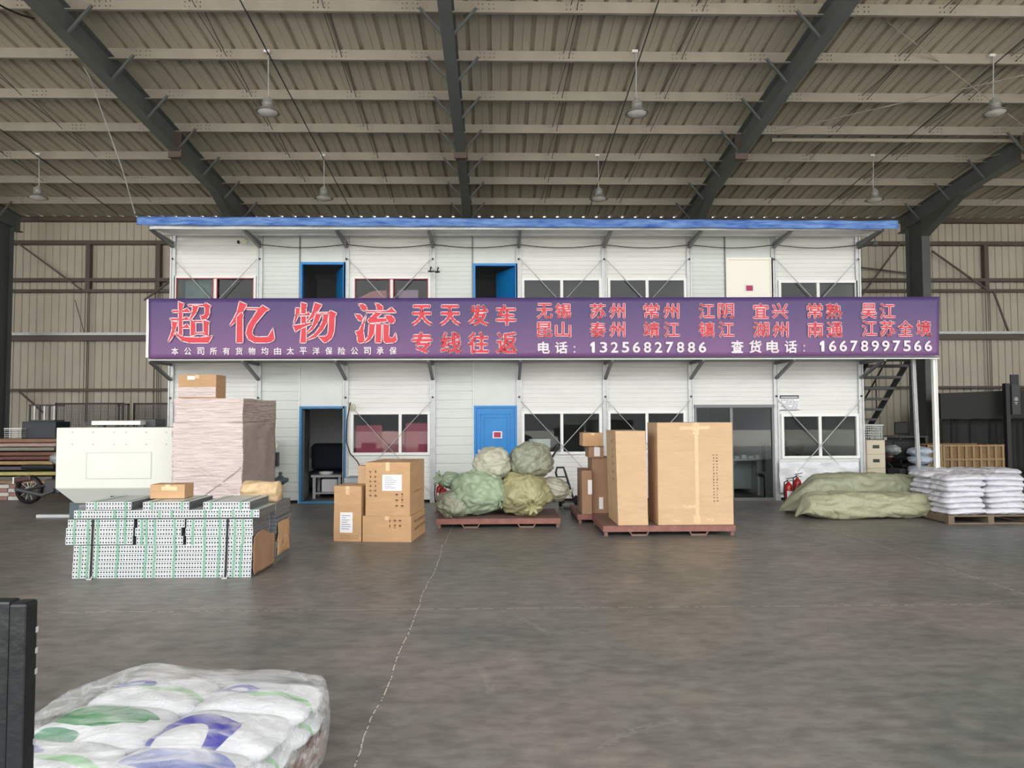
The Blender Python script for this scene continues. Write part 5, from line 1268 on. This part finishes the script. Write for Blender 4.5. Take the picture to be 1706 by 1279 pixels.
# desk-like dark bench and pale bags under the stairs
a, b = P(1475, 727, 18.6), P(1520, 727, 18.6)
t = thing('workbench', 'dark workbench against the wall under the stairs', 'workbench', ((a.x+b.x)/2, 18.9, 0))
MB().box(a.x-.1, b.x+.6, 18.9, 19.6, a.z-.04, a.z).build('top', m_dark, t)
for q in (a.x-.08, b.x+.52): MB().box(q, q+.06, 18.92, 19.58, 0, a.z-.04).build('leg', m_dark, t)
MB().box(a.x, b.x+.5, 19.3, 19.34, .1, a.z-.04).build('back_panel', m_dark, t)
for k, (x, y, Y, lab) in enumerate(((1537, 752, 16.2, 'upper'), (1537, 766, 16.2, 'middle'), (1537, 783, 16.2, 'lower'))):
    p = P(x, y, Y)
    def bf2(u, v):
        th = u*2*pi; ph = v*pi; q_ = Vector((math.cos(th)*math.sin(ph), math.sin(th)*math.sin(ph), math.cos(ph))); n_ = 1+.2*noise.noise(q_*2+Vector((k*3, 0, 0)))
        return Vector((p.x, p.y+.1, p.z))+Vector((q_.x*.26, q_.y*.25, q_.z*.11))*n_
    tag(MB().grid(bf2, 28, 14, True).build('plastic_bag', mat('pale_blue_plastic', (170, 182, 196), .3, 0, .15, 5), None, True), lab+' pale blue-grey plastic bag piled between the two white posts', 'bag', 'plastic bags between the posts')
p = P(1537, 790, 16.2)
tag(MB().box(p.x-.3, p.x+.3, 16.05, 16.6, 0, p.z-.14+.12).build('black_tub', m_black, bevel=.02), 'low black tub under the pale plastic bags', 'tub')
# fire-red pipe cap at right
# --- left background: timber, cabinet, racks, mesh panels
YT = 19.2
zt0 = hz(50, 731, YT)
cols = [(150, 112, 92), (176, 152, 140), (140, 136, 126), (120, 86, 70), (110, 74, 70), (168, 140, 96), (90, 84, 92), (180, 170, 110), (110, 104, 96), (150, 120, 100)]
yy_ = [731, 738, 745, 753, 760, 768, 777, 786, 794, 800]
for k in range(10):
    zt_a = hz(50, yy_[k], YT); xa = P(-60, 740, YT).x+random.uniform(-.2, .2); xb = P(98-(k % 3)*4, 740, YT).x
    h_ = .085
    tag(MB().box(xa, xb, YT+random.uniform(-.06, .02), YT+.9, zt_a-h_, zt_a).build('timber_board', mat('timber%d' % k, cols[k], .75, 0, .2, 4, .2, 20, (1, 6, 6)), bevel=.006), ['topmost reddish', 'second grey-pink', 'third grey', 'fourth brown', 'fifth dark red', 'sixth tan', 'seventh slate grey', 'eighth yellowish', 'ninth dull brown', 'lowest light brown'][k]+' timber board in the pile at the left wall, counted from the top', 'board', 'timber boards piled at the left wall')
for k in range(4):
    x = P(-50+k*48, 740, YT).x
    for j in range(2):
        st_ = MB().box(x, x+.1, YT+.12+j*.5, YT+.22+j*.5, 0, .16)
        st_.build('timber_bearer', m_woodl); tag(bpy.data.objects[-1] if False else [o for o in COL.objects if o.name.startswith('timber_bearer')][-1], 'wooden bearer block under the timber pile', 'block', 'bearers under the timber pile')
a, b = P(38, 731, YT+.2), P(95, 702, YT+.2)
t = thing('dark_cabinet', 'dark blue-black steel cabinet lying on the timber pile', 'cabinet', ((a.x+b.x)/2, YT+.4, zt0)); m_navy = mat('navy_steel', (34, 42, 54), .45)
MB().box(a.x, b.x, YT+.15, YT+.8, zt0+.002, b.z).build('body', m_navy, t, bevel=.01)
m = MB()
for k in range(8): z = zt0+.06+k*(b.z-zt0-.1)/8; m.box(a.x+.04, b.x-.04, YT+.14, YT+.15, z, z+.015)
m.build('louvres', m_dgrey, t)
a, b = P(47, 702, YT+.3), P(92, 674, YT+.3)
t = thing('steel_rack', 'small dark steel rack with pale uprights on top of the dark cabinet', 'rack', ((a.x+b.x)/2, YT+.4, a.z))
m = MB(); 
for z in (a.z, b.z-.03): m.box(a.x, b.x, YT+.3, YT+.33, z, z+.04); m.box(a.x, b.x, YT+.7, YT+.73, z, z+.04)
m.build('rail', m_dark, t)
for k in range(6): x = a.x+(b.x-a.x-.05)*k/5; MB().box(x, x+.04, YT+.31, YT+.34, a.z+.04, b.z-.03).build('upright', m_galv if k % 2 else m_dark, t)
a, b = P(3, 731, YT-.1), P(33, 713, YT-.1)
t = thing('white_crate', 'white slatted plastic crate on the timber pile at the left edge', 'crate', ((a.x+b.x)/2, YT+.1, zt0))
gridcrate(t, a.x, b.x, YT-.02, YT+.4, zt0+.003, b.z, m_whitep, 2, 5)
def fence(pxa, pxb, pyt, Y, label):
    a, b = P(pxa, pyt, Y), P(pxb, pyt, Y); h = a.z
    t = thing('mesh_panel', label, 'fence panel', ((a.x+b.x)/2, Y, 0), 'dark mesh fence panels leaning at the back wall')
    m = MB(); m.box(a.x, a.x+.05, Y, Y+.04, 0, h); m.box(b.x-.05, b.x, Y, Y+.04, 0, h); m.box(a.x, b.x, Y, Y+.04, h-.05, h); m.box(a.x, b.x, Y, Y+.04, .05, .1); m.box(a.x, b.x, Y, Y+.04, h*.6, h*.6+.04); m.build('panel_frame', m_dark, t)
    m = MB(); x = a.x+.09
    while x < b.x-.05: m.box(x, x+.012, Y+.015, Y+.025, .1, h-.05); x += .045
    z = .15
    while z < h-.05: m.box(a.x+.05, b.x-.05, Y+.013, Y+.027, z, z+.012); z += .045
    m.build('wire_mesh', m_dgrey, t)
fence(92, 206, 671, 22.3, 'wide dark mesh panel leaning at the back wall left of the building'); fence(222, 283, 671, 22.6, 'narrower dark mesh panel next to the building corner'); fence(196, 215, 672, 22.1, 'slim dark mesh panel between the two wider ones')
tag(MB().box(P(95, 700, 21.5).x, P(285, 700, 21.5).x, 21.5, 21.9, 0, hz(180, 718, 21.5)).build('dark_bench_box', mat('dark_teal', (46, 54, 56), .6), bevel=.01), 'long dark low box before the mesh panels behind the white machine', 'box')
# brick stack at the left edge
xa = P(-20, 820, 16.6).x
for r_ in range(4):
    for k in range(3):
        tag(MB().box(xa+k*.25+(r_ % 2)*.03, xa+k*.25+.235+(r_ % 2)*.03, 16.5, 16.9, .002+r_*.085, .08+r_*.085).build('paving_block', mat('block_red' if (r_+k) % 2 else 'block_pale', (150, 110, 104) if (r_+k) % 2 else (190, 188, 182), .8, 0, .1, 8), bevel=.006), '%s paving block, %s in the %s row by the motorcycle wheel' % ('reddish' if (r_+k) % 2 else 'pale', ('left', 'middle', 'right')[k], ('bottom', 'second', 'third', 'top')[r_]), 'paving block', 'paving blocks at the left edge')
# ================================================================ FOREGROUND
# --- fork truck mast
YFm = 1.62
x0, x1 = P(7, 1100, YFm).x, P(41, 1100, YFm).x; zt = P(30, 1005, YFm).z
t = thing('forklift_mast', 'black scuffed forklift mast upright at the lower left corner', 'forklift mast', (x1, YFm, 0)); m_mast = mat('mast_paint', (30, 33, 36), .35, .3, .25, 8, .15, 20)
MB().box(x0+.006, x1, YFm, YFm+.045, 0, zt).build('outer_channel', m_mast, t, bevel=.007, seg=3)
MB().box(x0-.06, x0+.002, YFm+.01, YFm+.05, 0, zt+.002).build('inner_channel', m_mast, t, bevel=.006)
MB().tube([(x0+.015, YFm+.01, 0), (x0+.015, YFm+.01, zt-.02), (x0+.02, YFm+.04, zt-.006)], .004, 6).build('hose', m_galv, t)
m = MB()
for zz in (.06, .105, .15, .3): m.box(x1-.002, x1+.001, YFm+.036, YFm+.044, zt-zz-.012, zt-zz)
m.build('paint_chips', m_galv, t)
MB().box(x0-.3, x1-.004, YFm+.05, YFm+.08, .25, .45).build('carriage_plate', m_mast, t)
# --- wrapped pallet of printed bags
cA = Vector((-.90, 3.93)); ang = math.radians(-9)   # back right corner
R2 = rz3(ang); ctr = Vector((-.88, 4.08, 0))+R2 @ Vector((-.60, -.62, 0))
t = thing('pallet', 'pale wooden pallet under the film-wrapped bags in the near corner', 'pallet', tuple(ctr)); 
for k in range(7): MB().box(-.56, .56, -.58+k*.175, -.58+k*.175+.10, .10, .12, R2, ctr).build('deck_board', m_wood, t)
for k in range(3): MB().box(-.56+k*.51, -.46+k*.51, -.57, .57, 0, .10, R2, ctr).build('stringer', m_wood, t)
def bagmat(name, sh):
    m = bpy.data.materials.new(name); m.use_nodes = True; n = m.node_tree; b = n.nodes['Principled BSDF']; L = n.links.new
    b.inputs['Roughness'].default_value = .3
    tc_ = n.nodes.new('ShaderNodeTexCoord'); nz = n.nodes.new('ShaderNodeTexNoise'); nz.inputs['Scale'].default_value = 5; L(tc_.outputs['Object'], nz.inputs[0])
    ad = n.nodes.new('ShaderNodeVectorMath'); ad.operation = 'MULTIPLY_ADD'; ad.inputs[1].default_value = (.06, .06, 0); L(nz.outputs['Color'], ad.inputs[0]); L(tc_.outputs['Object'], ad.inputs[2])
    cur = None; base = s2l((208, 211, 216))+(1,)
    for (cx_, cy_, rx, ry, col, inner) in sh:
        mp = n.nodes.new('ShaderNodeMapping'); mp.inputs['Location'].default_value = (-cx_/rx, -cy_/ry, 0); mp.inputs['Scale'].default_value = (1/rx, 1/ry, 0); L(ad.outputs[0], mp.inputs[0])
        ln = n.nodes.new('ShaderNodeVectorMath'); ln.operation = 'LENGTH'; L(mp.outputs[0], ln.inputs[0])
        lt = n.nodes.new('ShaderNodeMath'); lt.operation = 'LESS_THAN'; L(ln.outputs['Value'], lt.inputs[0]); lt.inputs[1].default_value = 1
        gt = n.nodes.new('ShaderNodeMath'); gt.operation = 'GREATER_THAN'; L(ln.outputs['Value'], gt.inputs[0]); gt.inputs[1].default_value = inner
        mu = n.nodes.new('ShaderNodeMath'); mu.operation = 'MULTIPLY'; L(lt.outputs[0], mu.inputs[0]); L(gt.outputs[0], mu.inputs[1])
        mx_ = n.nodes.new('ShaderNodeMix'); mx_.data_type = 'RGBA'; L(mu.outputs[0], mx_.inputs[0])
        if cur is None: mx_.inputs[6].default_value = base
        else: L(cur, mx_.inputs[6])
        mx_.inputs[7].default_value = s2l(col)+(1,); cur = mx_.outputs[2]
    L(cur, b.inputs['Base Color'])
    bp_ = n.nodes.new('ShaderNodeBump'); bp_.inputs['Strength'].default_value = .5; bp_.inputs['Distance'].default_value = .02; n2 = n.nodes.new('ShaderNodeTexNoise'); n2.inputs['Scale'].default_value = 12; n2.inputs['Detail'].default_value = 5; n2.inputs['Distortion'].default_value = 1.5
    L(tc_.outputs['Object'], n2.inputs[0]); L(n2.outputs[0], bp_.inputs['Height']); L(bp_.outputs[0], b.inputs['Normal'])
    return m
GREEN, BLUE, DG = (8, 132, 58), (44, 40, 158), (70, 130, 100)
def bag(cx_, cy_, z, w_, l_, h_, a_, mt, seed, label):
    def f(u, v):
        th = u*2*pi; ph = (v-.5)*pi; cx0, sy0 = math.cos(th), math.sin(th); k = (abs(cx0)**4+abs(sy0)**4)**(-1/4); c2 = max(0, math.cos(ph))**.6
        x, y = cx0*k*c2, sy0*k*c2; z_ = math.sin(ph); n_ = .16*noise.noise(Vector((x*2+seed, y*2, z_)))+.03*math.sin(x*7+y*11+seed)
        z_ = (1 if z_ > 0 else -1)*abs(z_)**.7*(.3+.7*max(0, 1-max(abs(x), abs(y))**4)**.5)+n_*abs(z_)
        return (x*w_/2*(1+.02*math.sin(9*y)), y*l_/2, z_*h_/2)
    o = MB().grid(f, 72, 30, True).build('printed_bag', mt, None, True)
    p_ = ctr+(R2 @ Vector((cx_, cy_, 0))); o.location = (p_.x, p_.y, z); o.rotation_euler.z = ang+a_
    return tag(o, label, 'bag', 'printed white bags on the near pallet')
bm1 = bagmat('bag_print_green', [(.0, .03, .25, .12, GREEN, 0), (.14, .07, .14, .05, DG, 0), (-.1, -.14, .12, .035, DG, 0)]); bm2 = bagmat('bag_print_blue', [(-.08, -.07, .24, .17, BLUE, 0), (-.08, -.15, .13, .14, (208, 211, 216), 0), (.0, .17, .1, .03, DG, .5)])
bm3 = bagmat('bag_print_pale', [(-.1, .05, .12, .05, (120, 124, 180), .4), (.15, .0, .2, .03, (150, 190, 150), 0)]); bm4 = bagmat('bag_print_lilac', [(.05, .05, .26, .10, (120, 130, 186), 0), (-.2, -.1, .1, .05, (110, 170, 150), 0)])
TOPZ = .43
k = 0
for lv in range(2):
    z_ = .12+.075+lv*.115
    for (cx_, cy_, nm_) in ((-.29, .38, 'back left'), (.29, .38, 'back right'), (-.29, -.0, 'middle left'), (.29, -.0, 'middle right'), (-.29, -.40, 'front left'), (.29, -.40, 'front right')):
        mt_ = {('back left', 1): bm3, ('back right', 1): bm3, ('middle left', 1): bm1, ('middle right', 1): bm2, ('front left', 1): bm3, ('front right', 1): bm4}.get((nm_, lv), bm3)
        bag(cx_, cy_, z_, .60, .42, .15, 0, mt_, k, '%s %s bag %s' % (('lower', 'upper')[lv], nm_, {0: 'hidden low in the film-wrapped pallet', 1: {'middle left': 'with green print under the film', 'middle right': 'with blue arc print under the film', 'front right': 'with lilac print under the film'}.get(nm_, 'with faint print under the film')}[lv])); k += 1
def wrapf(u, v):
    th = u*2*pi; c_, s_ = math.cos(th), math.sin(th); k_ = (abs(c_)**5+abs(s_)**5)**(-1/5)
    if v < .5:
        zz = .04+(.395-.04)*(v/.5); r_ = 1.0+.03*math.sin(pi*v*2)
    else:
        q_ = (v-.5)/.5; r_ = (1-q_)*1.0; zz = .395+.045*math.sin(min(1, q_*2.2)*pi/2)
    x, y = c_*k_*.635*r_, s_*k_*.655*r_
    n_ = noise.noise(Vector((x*3.2, y*3.2, zz*3)))*.030+noise.noise(Vector((x*9, y*9, zz*9)))*.008
    edge = .012*math.sin(40*th)*(.5-abs(v-.5))
    q2 = R2 @ Vector((x*(1+edge*.5), y*(1+edge*.5), 0))
    return (ctr.x+q2.x, ctr.y+q2.y, zz+(n_ if v > .35 else n_*.3))
film = MB().grid(wrapf, 160, 60, True).build('stretch_film', film_mat('stretch_film', .04, .52, 3.2, (1.0, 3.0, 4)), None, True)
tag(film, 'clear milky stretch film wound around the bags on the near pallet', 'plastic film')
